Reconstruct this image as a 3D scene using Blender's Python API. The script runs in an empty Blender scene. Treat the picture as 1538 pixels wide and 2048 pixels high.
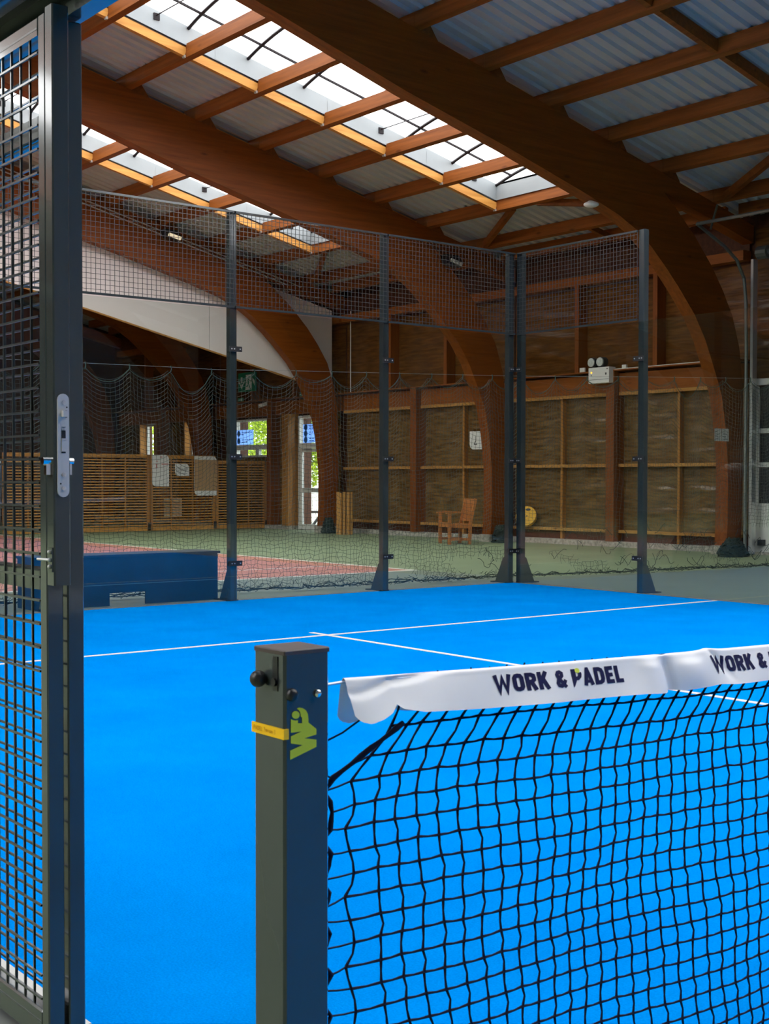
import bpy, math, random
from math import sin, cos, tan, pi, radians, sqrt, exp, floor as ifloor
from mathutils import Vector, Matrix

S = bpy.context.scene
COL = S.collection

# ------------------------------------------------------------------ camera
yaw, pitch, roll = 0.671430553, -0.024016305, 0.0014163
fwd = Vector((sin(yaw)*cos(pitch), cos(yaw)*cos(pitch), sin(pitch)))
r0 = Vector((cos(yaw), -sin(yaw), 0)); u0 = r0.cross(fwd)
rt = r0*cos(roll) + u0*sin(roll); up = -r0*sin(roll) + u0*cos(roll)
cam = bpy.data.cameras.new('camera'); camo = bpy.data.objects.new('camera', cam); COL.objects.link(camo)
camo.matrix_world = Matrix(((rt.x, up.x, -fwd.x, -1.20771), (rt.y, up.y, -fwd.y, -1.60101), (rt.z, up.z, -fwd.z, 1.24442), (0, 0, 0, 1)))
cam.sensor_fit = 'HORIZONTAL'; cam.sensor_width = 36.0; cam.lens = 36.0*2634.539/1538.0
cam.clip_start = 0.05; cam.clip_end = 400
cam.dof.use_dof = True; cam.dof.focus_distance = 6.5; cam.dof.aperture_fstop = 26
S.camera = camo

# ------------------------------------------------------------------ sky, sun, exposure
W = bpy.data.worlds.new('sky'); S.world = W; W.use_nodes = True
bg = W.node_tree.nodes['Background']
bg.inputs[0].default_value = (0.90, 0.95, 1.0, 1); bg.inputs[1].default_value = 4.3
sd = bpy.data.lights.new('sun', 'SUN'); sd.energy = 9.0; sd.angle = radians(0.6); sd.color = (1.0, 0.94, 0.84)
so = bpy.data.objects.new('sun', sd); COL.objects.link(so)
so.rotation_euler = Vector((0.50, 0.42, -0.80)).to_track_quat('-Z', 'Y').to_euler()
S.view_settings.view_transform = 'Standard'; S.view_settings.look = 'None'
S.view_settings.exposure = 0.26; S.view_settings.gamma = 1.0
S.view_settings.use_curve_mapping = False
S.cycles.max_bounces = 9; S.cycles.diffuse_bounces = 5; S.cycles.glossy_bounces = 4
S.cycles.transmission_bounces = 6; S.cycles.transparent_max_bounces = 40
S.cycles.sample_clamp_indirect = 6.0; S.cycles.caustics_reflective = False; S.cycles.caustics_refractive = False
try: S.cycles.use_denoising = True
except Exception: pass

# ------------------------------------------------------------------ mesh builder
class MB:
    def __init__(s): s.v = []; s.f = []
    def quad(s, a, b, c, d):
        n = len(s.v); s.v += [tuple(a), tuple(b), tuple(c), tuple(d)]; s.f.append((n, n+1, n+2, n+3)); return s
    def poly(s, pts):
        n = len(s.v); s.v += [tuple(p) for p in pts]; s.f.append(tuple(range(n, n+len(pts)))); return s
    def box(s, x0, x1, y0, y1, z0, z1):
        n = len(s.v)
        s.v += [(x0,y0,z0),(x1,y0,z0),(x1,y1,z0),(x0,y1,z0),(x0,y0,z1),(x1,y0,z1),(x1,y1,z1),(x0,y1,z1)]
        for q in ((0,3,2,1),(4,5,6,7),(0,1,5,4),(1,2,6,5),(2,3,7,6),(3,0,4,7)): s.f.append(tuple(n+i for i in q))
        return s
    def cbox(s, x0, x1, y0, y1, z0, z1, c):
        # box with chamfered vertical and top edges
        n = len(s.v)
        ring = lambda i: [(x0+c+i,y0+i,0),(x1-c-i,y0+i,0),(x1-i,y0+c+i,0),(x1-i,y1-c-i,0),(x1-c-i,y1-i,0),(x0+c+i,y1-i,0),(x0+i,y1-c-i,0),(x0+i,y0+c+i,0)]
        for z, i in ((z0, 0), (z1-c, 0), (z1, c*0.8)):
            s.v += [(a, b, z) for a, b, _ in ring(i)]
        for L in (0, 1):
            for k in range(8): s.f.append((n+8*L+k, n+8*L+(k+1)%8, n+8*L+8+(k+1)%8, n+8*L+8+k))
        s.f.append(tuple(n+7-k for k in range(8))); s.f.append(tuple(n+16+k for k in range(8)))
        return s
    def beam(s, p, q, w, h, upv=(0, 0, 1)):
        p = Vector(p); q = Vector(q); d = (q-p).normalized(); u = Vector(upv); sd_ = d.cross(u)
        if sd_.length < 1e-6: sd_ = d.cross(Vector((1, 0, 0)))
        sd_.normalize(); u = sd_.cross(d).normalized()
        n = len(s.v)
        for c in (p, q):
            for a, b in ((-1,-1),(1,-1),(1,1),(-1,1)): s.v.append(tuple(c + sd_*a*w/2 + u*b*h/2))
        for f in ((0,3,2,1),(4,5,6,7),(0,1,5,4),(1,2,6,5),(2,3,7,6),(3,0,4,7)): s.f.append(tuple(n+i for i in f))
        return s
    def tube(s, pts, r, n=6, caps=True, rs=None):
        pts = [Vector(p) for p in pts]; base = len(s.v); prev = None
        for i, p in enumerate(pts):
            d = (pts[min(i+1, len(pts)-1)] - pts[max(i-1, 0)])
            if d.length < 1e-9: d = Vector((0, 0, 1))
            d.normalize()
            if prev is None: a = d.orthogonal().normalized()
            else:
                a = prev - d*prev.dot(d)
                a = a.normalized() if a.length > 1e-6 else d.orthogonal().normalized()
            prev = a; b = d.cross(a); rr = rs[i] if rs else r
            for k in range(n): s.v.append(tuple(p + (a*cos(2*pi*k/n) + b*sin(2*pi*k/n))*rr))
        for i in range(len(pts)-1):
            for k in range(n):
                s.f.append((base+i*n+k, base+i*n+(k+1)%n, base+(i+1)*n+(k+1)%n, base+(i+1)*n+k))
        if caps:
            s.f.append(tuple(base+n-1-k for k in range(n))); e = base+(len(pts)-1)*n
            s.f.append(tuple(e+k for k in range(n)))
        return s
    def cord(s, p, q, r):
        # three sided cord segment, no caps
        p = Vector(p); q = Vector(q); d = q-p
        if d.length < 1e-7: return s
        a = d.orthogonal().normalized(); b = d.normalized().cross(a); n = len(s.v)
        for c in (p, q):
            for k in range(3): s.v.append(tuple(c + (a*cos(2.0944*k) + b*sin(2.0944*k))*r))
        for k in range(3): s.f.append((n+k, n+(k+1) % 3, n+3+(k+1) % 3, n+3+k))
        return s
    def prism(s, poly, axis, a0, a1):
        def mk(u, v, t):
            return {'y': (u, t, v), 'x': (t, u, v), 'z': (u, v, t)}[axis]
        n = len(s.v); m = len(poly)
        s.v += [mk(u, v, a0) for u, v in poly] + [mk(u, v, a1) for u, v in poly]
        s.f.append(tuple(range(n, n+m))); s.f.append(tuple(n+m+m-1-k for k in range(m)))
        for k in range(m): s.f.append((n+k, n+m+k, n+m+(k+1) % m, n+(k+1) % m))
        return s
    def cyl(s, p, q, r, n=12, r2=None): return s.tube([p, q], r, n, True, [r, r if r2 is None else r2])
    def sphere(s, c, r, nu=12, nv=8, sc=(1, 1, 1)):
        n = len(s.v)
        for j in range(nv+1):
            t = pi*j/nv
            for i in range(nu):
                a = 2*pi*i/nu; s.v.append((c[0]+r*sc[0]*sin(t)*cos(a), c[1]+r*sc[1]*sin(t)*sin(a), c[2]+r*sc[2]*cos(t)))
        for j in range(nv):
            for i in range(nu):
                s.f.append((n+j*nu+i, n+(j+1)*nu+i, n+(j+1)*nu+(i+1) % nu, n+j*nu+(i+1) % nu))
        return s
    def grid(s, fn, nu, nv):
        n = len(s.v)
        for j in range(nv+1):
            for i in range(nu+1): s.v.append(tuple(fn(i/nu, j/nv)))
        for j in range(nv):
            for i in range(nu):
                a = n+j*(nu+1)+i; s.f.append((a, a+1, a+nu+2, a+nu+1))
        return s
    def build(s, name, mat, parent=None, smooth=False, **props):
        off = Vector((0, 0, 0))
        root = parent
        if parent is not None:
            p = parent
            while p is not None: off += p.location; p = p.parent
        elif s.v:
            xs = [v[0] for v in s.v]; ys = [v[1] for v in s.v]; zs = [v[2] for v in s.v]
            off = Vector(((min(xs)+max(xs))/2, (min(ys)+max(ys))/2, min(zs)))
        me = bpy.data.meshes.new(name)
        me.from_pydata([(v[0]-off.x, v[1]-off.y, v[2]-off.z) for v in s.v], [], s.f)
        me.materials.append(mat)
        if smooth: me.polygons.foreach_set('use_smooth', [True]*len(me.polygons))
        me.update()
        o = bpy.data.objects.new(name, me); COL.objects.link(o)
        if parent is not None: o.parent = parent
        else: o.location = off
        for k, v in props.items(): o[k] = v
        return o

def thing(name, label, cat, loc, group=None, kind=None):
    o = bpy.data.objects.new(name, None); COL.objects.link(o); o.location = loc; o.empty_display_size = 0.1
    o['label'] = label; o['category'] = cat
    if group: o['group'] = group
    if kind: o['kind'] = kind
    return o
def tag(o, label, cat=None, group=None, kind=None):
    o['label'] = label
    if cat: o['category'] = cat
    if group: o['group'] = group
    if kind: o['kind'] = kind
    return o
def share(name, src, parent, shift):
    # another object using the same mesh data
    o = bpy.data.objects.new(name, src.data); COL.objects.link(o); o.parent = parent; o.location = src.location + Vector(shift); return o
def dup(root, loc, label, group=None):
    r = root.copy(); COL.objects.link(r); r.location = loc; r['label'] = label
    if group: r['group'] = group
    for ch in list(root.children):
        c = ch.copy(); COL.objects.link(c); c.parent = r
        for g in list(ch.children):
            d = g.copy(); COL.objects.link(d); d.parent = c
    return r

# ------------------------------------------------------------------ materials
def pbr(name, col, rough=0.5, metal=0.0, var=0.0, scale=5.0, stretch=(1, 1, 1), bump=0.0, coat=0.0, col2=None, spec=0.5, detail=5.0):
    m = bpy.data.materials.new(name); m.use_nodes = True
    nt = m.node_tree; b = nt.nodes['Principled BSDF']
    b.inputs['Base Color'].default_value = (*col, 1); b.inputs['Roughness'].default_value = rough
    b.inputs['Metallic'].default_value = metal; b.inputs['Specular IOR Level'].default_value = spec
    b.inputs['Coat Weight'].default_value = coat; b.inputs['Coat Roughness'].default_value = 0.08
    if var or bump or col2:
        tc = nt.nodes.new('ShaderNodeTexCoord'); mp = nt.nodes.new('ShaderNodeMapping'); mp.inputs['Scale'].default_value = stretch
        no = nt.nodes.new('ShaderNodeTexNoise'); no.inputs['Scale'].default_value = scale; no.inputs['Detail'].default_value = detail
        nt.links.new(tc.outputs['Object'], mp.inputs[0]); nt.links.new(mp.outputs[0], no.inputs['Vector'])
        if var or col2:
            rp = nt.nodes.new('ShaderNodeValToRGB')
            c2 = col2 or tuple(min(1, c*(1+var)) for c in col)
            c1 = col if col2 else tuple(c*(1-var) for c in col)
            rp.color_ramp.elements[0].position = 0.32; rp.color_ramp.elements[1].position = 0.68
            rp.color_ramp.elements[0].color = (*c1, 1); rp.color_ramp.elements[1].color = (*c2, 1)
            nt.links.new(no.outputs[0], rp.inputs[0]); nt.links.new(rp.outputs[0], b.inputs['Base Color'])
        if bump:
            bp = nt.nodes.new('ShaderNodeBump'); bp.inputs['Strength'].default_value = bump; bp.inputs['Distance'].default_value = 0.01
            nt.links.new(no.outputs[0], bp.inputs['Height']); nt.links.new(bp.outputs[0], b.inputs['Normal'])
    return m

def wood(name, dark, light, axis, rough=0.45, lam=0.0):
    # streaky timber with the grain along one axis, knots, and (lam) glued laminations across z
    m = bpy.data.materials.new(name); m.use_nodes = True; nt = m.node_tree; b = nt.nodes['Principled BSDF']
    b.inputs['Roughness'].default_value = rough; b.inputs['Specular IOR Level'].default_value = 0.25
    tc = nt.nodes.new('ShaderNodeTexCoord'); mp = nt.nodes.new('ShaderNodeMapping')
    sc = [11.0, 11.0, 11.0]; sc['xyz'.index(axis)] = 0.55; mp.inputs['Scale'].default_value = sc
    n1 = nt.nodes.new('ShaderNodeTexNoise'); n1.inputs['Scale'].default_value = 1.4; n1.inputs['Detail'].default_value = 7; n1.inputs['Roughness'].default_value = 0.65
    rp = nt.nodes.new('ShaderNodeValToRGB'); rp.color_ramp.elements[0].position = 0.30; rp.color_ramp.elements[1].position = 0.72
    rp.color_ramp.elements[0].color = (*dark, 1); rp.color_ramp.elements[1].color = (*light, 1)
    nt.links.new(tc.outputs['Object'], mp.inputs[0]); nt.links.new(mp.outputs[0], n1.inputs['Vector']); nt.links.new(n1.outputs[0], rp.inputs[0])
    # knots
    mp2 = nt.nodes.new('ShaderNodeMapping'); s2 = [4.2, 4.2, 4.2]; s2['xyz'.index(axis)] = 1.5; mp2.inputs['Scale'].default_value = s2
    vo = nt.nodes.new('ShaderNodeTexVoronoi'); vo.inputs['Scale'].default_value = 0.9
    r2 = nt.nodes.new('ShaderNodeValToRGB'); r2.color_ramp.elements[0].position = 0.03; r2.color_ramp.elements[1].position = 0.13
    r2.color_ramp.elements[0].color = (0.35, 0.28, 0.22, 1); r2.color_ramp.elements[1].color = (1, 1, 1, 1)
    mx = nt.nodes.new('ShaderNodeMix'); mx.data_type = 'RGBA'; mx.blend_type = 'MULTIPLY'; mx.inputs[0].default_value = 0.8
    nt.links.new(tc.outputs['Object'], mp2.inputs[0]); nt.links.new(mp2.outputs[0], vo.inputs['Vector']); nt.links.new(vo.outputs['Distance'], r2.inputs[0])
    nt.links.new(rp.outputs[0], mx.inputs[6]); nt.links.new(r2.outputs[0], mx.inputs[7]); nt.links.new(mx.outputs[2], b.inputs['Base Color'])
    bp = nt.nodes.new('ShaderNodeBump'); bp.inputs['Strength'].default_value = 0.12; bp.inputs['Distance'].default_value = 0.01
    nt.links.new(n1.outputs[0], bp.inputs['Height']); nt.links.new(bp.outputs[0], b.inputs['Normal'])
    return m

def glassy(name, tint, refl=0.04):
    m = bpy.data.materials.new(name); m.use_nodes = True; nt = m.node_tree; nt.nodes.clear()
    out = nt.nodes.new('ShaderNodeOutputMaterial'); mix = nt.nodes.new('ShaderNodeMixShader')
    tr = nt.nodes.new('ShaderNodeBsdfTransparent'); gl = nt.nodes.new('ShaderNodeBsdfGlossy'); gl.inputs['Roughness'].default_value = 0.0
    tr.inputs[0].default_value = (*tint, 1)
    lw = nt.nodes.new('ShaderNodeLayerWeight'); lw.inputs['Blend'].default_value = 0.5
    pw = nt.nodes.new('ShaderNodeMath'); pw.operation = 'POWER'; pw.inputs[1].default_value = 5.0
    ma = nt.nodes.new('ShaderNodeMath'); ma.operation = 'MULTIPLY_ADD'; ma.inputs[1].default_value = 1-refl; ma.inputs[2].default_value = refl
    nt.links.new(lw.outputs['Facing'], pw.inputs[0]); nt.links.new(pw.outputs[0], ma.inputs[0]); nt.links.new(ma.outputs[0], mix.inputs[0])
    nt.links.new(tr.outputs[0], mix.inputs[1]); nt.links.new(gl.outputs[0], mix.inputs[2]); nt.links.new(mix.outputs[0], out.inputs[0])
    return m

def opal(name, col):
    m = bpy.data.materials.new(name); m.use_nodes = True; nt = m.node_tree; nt.nodes.clear()
    out = nt.nodes.new('ShaderNodeOutputMaterial'); t = nt.nodes.new('ShaderNodeBsdfTranslucent'); t.inputs[0].default_value = (*col, 1)
    nt.links.new(t.outputs[0], out.inputs[0]); return m

def leafy(name, col, col2):
    m = bpy.data.materials.new(name); m.use_nodes = True; nt = m.node_tree; nt.nodes.clear()
    out = nt.nodes.new('ShaderNodeOutputMaterial'); mix = nt.nodes.new('ShaderNodeMixShader'); mix.inputs[0].default_value = 0.4
    d = nt.nodes.new('ShaderNodeBsdfDiffuse'); t = nt.nodes.new('ShaderNodeBsdfTranslucent')
    tc = nt.nodes.new('ShaderNodeTexCoord'); no = nt.nodes.new('ShaderNodeTexNoise'); no.inputs['Scale'].default_value = 2.5; no.inputs['Detail'].default_value = 4
    rp = nt.nodes.new('ShaderNodeValToRGB'); rp.color_ramp.elements[0].color = (*col, 1); rp.color_ramp.elements[1].color = (*col2, 1)
    rp.color_ramp.elements[0].position = 0.35; rp.color_ramp.elements[1].position = 0.65
    nt.links.new(tc.outputs['Object'], no.inputs['Vector']); nt.links.new(no.outputs[0], rp.inputs[0])
    nt.links.new(rp.outputs[0], d.inputs[0]); nt.links.new(rp.outputs[0], t.inputs[0])
    nt.links.new(d.outputs[0], mix.inputs[1]); nt.links.new(t.outputs[0], mix.inputs[2]); nt.links.new(mix.outputs[0], out.inputs[0]); return m

M = {}
WD, WL = (0.145, 0.034, 0.0025), (0.265, 0.070, 0.007)
M['glulam'] = wood('glulam', WD, WL, 'x', 0.5)
M['purlin'] = wood('purlin_wood', (0.145, 0.037, 0.004), (0.275, 0.083, 0.013), 'y', 0.55)
M['trimmer'] = wood('trimmer_wood', (0.42, 0.17, 0.03), (0.62, 0.30, 0.07), 'x', 0.55)
M['wood_y'] = wood('rail_wood', (0.34, 0.15, 0.035), (0.52, 0.27, 0.075), 'y', 0.55)
M['wood_z'] = wood('stud_wood', (0.30, 0.12, 0.027), (0.46, 0.22, 0.055), 'z', 0.55)
M['post_z'] = wood('post_wood', (0.15, 0.040, 0.006), (0.25, 0.075, 0.014), 'z', 0.5)
M['beam_y'] = wood('wall_beam_wood', (0.18, 0.050, 0.007), (0.30, 0.092, 0.014), 'y', 0.5)
M['slat'] = wood('slat_wood', (0.42, 0.185, 0.035), (0.62, 0.31, 0.075), 'x', 0.55)
M['chair'] = wood('teak', (0.36, 0.12, 0.035), (0.55, 0.22, 0.07), 'z', 0.5)
M['log'] = wood('log_wood', (0.42, 0.20, 0.05), (0.60, 0.33, 0.10), 'z', 0.6)
M['dark_boards'] = wood('dark_boards', (0.045, 0.013, 0.005), (0.10, 0.032, 0.011), 'x', 0.5)
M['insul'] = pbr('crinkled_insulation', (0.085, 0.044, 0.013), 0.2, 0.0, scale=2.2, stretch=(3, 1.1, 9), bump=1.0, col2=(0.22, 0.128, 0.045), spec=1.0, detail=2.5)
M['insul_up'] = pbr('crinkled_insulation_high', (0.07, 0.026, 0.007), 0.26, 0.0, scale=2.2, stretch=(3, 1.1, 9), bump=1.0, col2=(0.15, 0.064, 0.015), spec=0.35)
M['sheet'] = pbr('roof_sheet', (0.44, 0.45, 0.45), 0.45, 0.0, var=0.06, scale=1.5)
M['curb'] = pbr('curb_metal', (0.25, 0.27, 0.28), 0.5, 0.0, var=0.04, scale=3)
M['rib'] = pbr('skylight_rib', (0.012, 0.008, 0.010), 0.6, spec=0.2)
M['galv'] = pbr('galvanised_steel', (0.55, 0.56, 0.56), 0.35, 0.7)
M['opal'] = opal('opal_glazing', (0.88, 0.88, 0.88))
M['white'] = pbr('white_board', (0.72, 0.67, 0.66), 0.6, var=0.03, scale=0.6)
M['white_paint'] = pbr('white_paint', (0.72, 0.72, 0.69), 0.45)
M['concrete'] = pbr('pale_concrete', (0.36, 0.33, 0.28), 0.9, var=0.35, scale=18, bump=0.5)
M['green'] = pbr('green_floor', (0.20, 0.25, 0.135), 0.62, var=0.10, scale=1.1, stretch=(1, 1, 1), bump=0.02)
M['red'] = pbr('red_court', (0.46, 0.17, 0.115), 0.65, var=0.07, scale=1.5)
M['line'] = pbr('court_line', (0.78, 0.74, 0.70), 0.7)
M['outside_floor'] = pbr('outside_paving', (0.42, 0.40, 0.35), 0.85, var=0.1, scale=3)
M['grass'] = pbr('lawn', (0.10, 0.19, 0.03), 0.9, var=0.4, scale=6)
M['steel'] = pbr('anthracite_steel', (0.040, 0.050, 0.052), 0.22, 0.0, coat=0.9, spec=0.25, var=0.05, scale=3)
M['wire'] = pbr('anthracite_wire', (0.040, 0.046, 0.048), 0.28, coat=0.5)
M['black'] = pbr('black_plastic', (0.012, 0.012, 0.014), 0.35)
M['navy'] = pbr('navy_panel', (0.003, 0.024, 0.068), 0.45, var=0.2, scale=4)
M['chrome'] = pbr('chrome', (0.75, 0.75, 0.76), 0.12, 1.0)
M['satin'] = pbr('satin_steel', (0.66, 0.63, 0.64), 0.42, 0.35)
M['cord'] = pbr('net_cord', (0.005, 0.007, 0.026), 0.7, spec=0.2)
M['curtain'] = pbr('curtain_net_cord', (0.060, 0.078, 0.066), 0.7)
M['hem'] = pbr('dark_net_cord', (0.014, 0.030, 0.026), 0.75)
M['green_rope'] = pbr('green_rope', (0.035, 0.085, 0.062), 0.7)
M['cable'] = pbr('steel_cable', (0.62, 0.66, 0.72), 0.35, 0.4)
M['band'] = pbr('white_vinyl', (0.90, 0.88, 0.90), 0.34, var=0.02, scale=8)
M['ink'] = pbr('navy_ink', (0.006, 0.008, 0.060), 0.6, spec=0.08)
M['lime'] = pbr('lime_print', (0.62, 0.70, 0.02), 0.5)
M['yellow'] = pbr('yellow_tape', (1.0, 0.58, 0.0), 0.5)
M['yellow_ink'] = pbr('tape_ink', (0.62, 0.30, 0.0), 0.6)
M['disk'] = pbr('yellow_disk', (0.72, 0.38, 0.01), 0.55, var=0.12, scale=9)
M['sign_green'] = pbr('sign_green', (0.005, 0.20, 0.10), 0.5)
M['sign_white'] = pbr('sign_white', (0.72, 0.74, 0.70), 0.6)
M['poster_blue'] = opal('poster_paper', (0.42, 0.58, 0.92))
M['poster_ink'] = pbr('poster_blue_ink', (0.01, 0.13, 0.42), 0.6)
M['kraft'] = pbr('brown_paper', (0.42, 0.25, 0.12), 0.8, var=0.05, scale=6)
M['pink'] = pbr('pink_ink', (0.50, 0.12, 0.11), 0.6)
M['paper'] = pbr('white_paper', (0.74, 0.73, 0.71), 0.8)
M['lamp_glass'] = pbr('lamp_glass', (0.55, 0.58, 0.55), 0.2, var=0.2, scale=40)
mm = pbr('floodlight_glass', (0.75, 0.62, 0.38), 0.3); M['flood'] = mm
mm.node_tree.nodes['Principled BSDF'].inputs['Emission Color'].default_value = (1, 0.85, 0.58, 1); mm.node_tree.nodes['Principled BSDF'].inputs['Emission Strength'].default_value = 0.55
M['dark_glass'] = pbr('dark_door_glass', (0.010, 0.014, 0.022), 0.08)
M['track'] = pbr('door_track', (0.16, 0.18, 0.17), 0.4, 0.5)
M['glass'] = glassy('court_glass', (0.905, 0.94, 0.925), 0.045)
M['pane'] = glassy('window_glass', (0.94, 0.96, 0.96), 0.04)
M['bark'] = pbr('bark', (0.30, 0.25, 0.18), 0.9, var=0.3, scale=10)
M['leaf_a'] = leafy('leaf_light', (0.20, 0.32, 0.03), (0.58, 0.66, 0.10))
M['leaf_b'] = leafy('leaf_dark', (0.08, 0.17, 0.02), (0.32, 0.44, 0.06))
M['bench_dark'] = pbr('dark_bench', (0.02, 0.02, 0.025), 0.5)

# amber indicator on the emergency light unit
mm = pbr('amber_led', (1, 0.5, 0.05)); mm.node_tree.nodes['Principled BSDF'].inputs['Emission Color'].default_value = (1, 0.42, 0.03, 1)
mm.node_tree.nodes['Principled BSDF'].inputs['Emission Strength'].default_value = 2.0; M['amber'] = mm

# blue artificial turf with fine fibre mottling
def turf():
    m = bpy.data.materials.new('blue_turf'); m.use_nodes = True; nt = m.node_tree; b = nt.nodes['Principled BSDF']
    b.inputs['Roughness'].default_value = 0.85; b.inputs['Specular IOR Level'].default_value = 0.0
    tc = nt.nodes.new('ShaderNodeTexCoord')
    n1 = nt.nodes.new('ShaderNodeTexNoise'); n1.inputs['Scale'].default_value = 150; n1.inputs['Detail'].default_value = 3
    n2 = nt.nodes.new('ShaderNodeTexNoise'); n2.inputs['Scale'].default_value = 1.6; n2.inputs['Detail'].default_value = 4
    mx = nt.nodes.new('ShaderNodeMath'); mx.operation = 'MULTIPLY_ADD'; mx.inputs[1].default_value = 0.55
    sc = nt.nodes.new('ShaderNodeMath'); sc.operation = 'MULTIPLY'; sc.inputs[1].default_value = 0.45
    rp = nt.nodes.new('ShaderNodeValToRGB'); rp.color_ramp.elements[0].position = 0.36; rp.color_ramp.elements[1].position = 0.64
    rp.color_ramp.elements[0].color = (0.0, 0.208, 0.69, 1); rp.color_ramp.elements[1].color = (0.0, 0.265, 0.82, 1)
    for n in (n1, n2): nt.links.new(tc.outputs['Object'], n.inputs['Vector'])
    nt.links.new(n1.outputs[0], mx.inputs[0]); nt.links.new(n2.outputs[0], sc.inputs[0]); nt.links.new(sc.outputs[0], mx.inputs[2])
    nt.links.new(mx.outputs[0], rp.inputs[0]); nt.links.new(rp.outputs[0], b.inputs['Base Color'])
    bp = nt.nodes.new('ShaderNodeBump'); bp.inputs['Strength'].default_value = 0.35; bp.inputs['Distance'].default_value = 0.004
    nt.links.new(n1.outputs[0], bp.inputs['Height']); nt.links.new(bp.outputs[0], b.inputs['Normal']); return m
M['turf'] = turf()

# ------------------------------------------------------------------ hall shell
XW = 18.0                        # inner face of the long wall
RA, RB = 9.7886, 0.230715        # top of the arches: z = RA - RB*x
zt = lambda x: RA - RB*x
RIDGE = -1.0
ARCH = [-11.1, -5.25, 0.6, 6.45, 12.3, 18.15, 24.0, 29.85, 35.7]   # near faces
AT = 0.25
PH = 0.21                        # purlin height; roof sheets lie on the purlins
Y0, Y1 = -11.3, 36.3

fl = thing('floor', 'green painted sports hall floor around the blue court', 'floor', (0, 0, 0), kind='structure')
MB().box(-20.2, 18.05, Y0, Y1, -0.25, -0.014).build('floor_slab', M['green'], fl)
MB().box(-1.5, 10.58, 12.55, 33.0, -0.02, -0.010).build('red_court', M['red'], fl, label='red tennis court field beyond the back glass')
def fline(x0, x1, y0, y1, z=-0.0085): MB().box(x0, x1, y0, y1, -0.02, z).build('court_line', M['line'], fl)
fline(10.53, 10.6, 12.5, 33.0); fline(-1.5, 10.53, 12.52, 12.59); fline(-1.5, 10.53, 13.95, 14.0)
MB().prism([(-2.0, 10.0), (14.2, 10.0), (12.6, 10.28), (10.75, 10.6), (10.62, 12.5), (-2.0, 12.5)], 'z', -0.02, -0.0115).prism([(10.0, -2.0), (17.6, -2.0), (17.6, 9.75), (15.6, 9.9), (14.2, 10.0), (10.0, 10.0)], 'z', -0.02, -0.0115).build('apron', pbr('grey_green_apron', (0.165, 0.20, 0.15), 0.55, var=0.06, scale=1.2), fl, label='greyer green strip of floor around the glass')
MB().box(17.72, XW+0.04, Y0+0.2, 12.1, -0.02, 0.03).box(17.74, XW+0.04, 12.55, 25.0, -0.02, 0.085).box(17.74, XW+0.04, 26.15, Y1-0.2, -0.02, 0.085).build('base_kerb', M['concrete'], fl)

# blue court carpet
tf = MB().box(0.0, 10.0, -10.0, 10.0, -0.014, 0.0).build('floor_turf', M['turf'], None, kind='structure')
tag(tf, 'bright blue artificial turf of the padel court', 'court')
def tline(x0, x1, y0, y1): MB().box(x0, x1, y0, y1, -0.003, 0.003).build('court_line', M['line'], tf)
tline(0.0, 9.98, 6.925, 6.975); tline(4.975, 5.025, -7.15, 6.925); tline(4.975, 5.025, 6.975, 7.17); tline(0.0, 9.98, -6.975, -6.925)
# grey edging strip round the carpet
eg = MB().box(-0.10, -0.005, 1.0, 10.13, -0.014, 0.012).box(-0.10, 10.13, 10.005, 10.13, -0.014, 0.004).box(10.005, 10.13, -10, 10.005, -0.014, 0.004).build('trim_edging', pbr('grey_edging', (0.20, 0.21, 0.20), 0.8, var=0.1, scale=6), None, kind='structure')
tag(eg, 'grey edging strip along the rim of the blue turf', 'edging')

# long wall with openings
def wall_boxes(b, x0, x1, ya, yb, za, zb, openings):
    ys = sorted({ya, yb, *[o[0] for o in openings], *[o[1] for o in openings]}); zs = sorted({za, zb, *[o[2] for o in openings], *[o[3] for o in openings]})
    for i in range(len(ys)-1):
        for j in range(len(zs)-1):
            cy, cz = (ys[i]+ys[i+1])/2, (zs[j]+zs[j+1])/2
            if any(o[0] < cy < o[1] and o[2] < cz < o[3] for o in openings): continue
            b.box(x0, x1, ys[i], ys[i+1], zs[j], zs[j+1])
OPEN = [(25.05, 26.10, -0.02, 2.89), (27.13, 29.10, 1.86, 2.88), (31.05, 31.85, 1.95, 2.92), (33.6, 34.55, 1.95, 2.92)]
wr = thing('wall_right', 'long brown timber framed wall with crinkled insulation panels', 'wall', (XW, 15, 0), kind='structure')
b = MB(); wall_boxes(b, XW+0.05, XW+0.40, Y0, Y1, -0.25, 6.3, OPEN); b.build('wall_shell', M['dark_boards'], wr)
def cell(y0, y1, z0, z1, mat, slope=False, seed=0):
    rnd = random.Random(seed); ph = [rnd.uniform(0, 6.28) for _ in range(6)]
    def fn(u, v):
        y = y0+u*(y1-y0); z = z0+v*(z1-z0)
        e = min(1, 6*min(u, 1-u, v, 1-v)+0.05)
        w = (sin(z*31+ph[0]+1.2*sin(y*3.1+ph[1]))*0.011 + sin(z*17+ph[2]+1.6*sin(y*2.0+ph[3]))*0.013 + sin(y*9+z*6+ph[4])*0.006)*e
        return (XW+0.012-w-0.02*e*sin(pi*u), y, z)
    return MB().grid(fn, 10, 26).build('insulation_panel', mat, wr, smooth=True)
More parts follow.
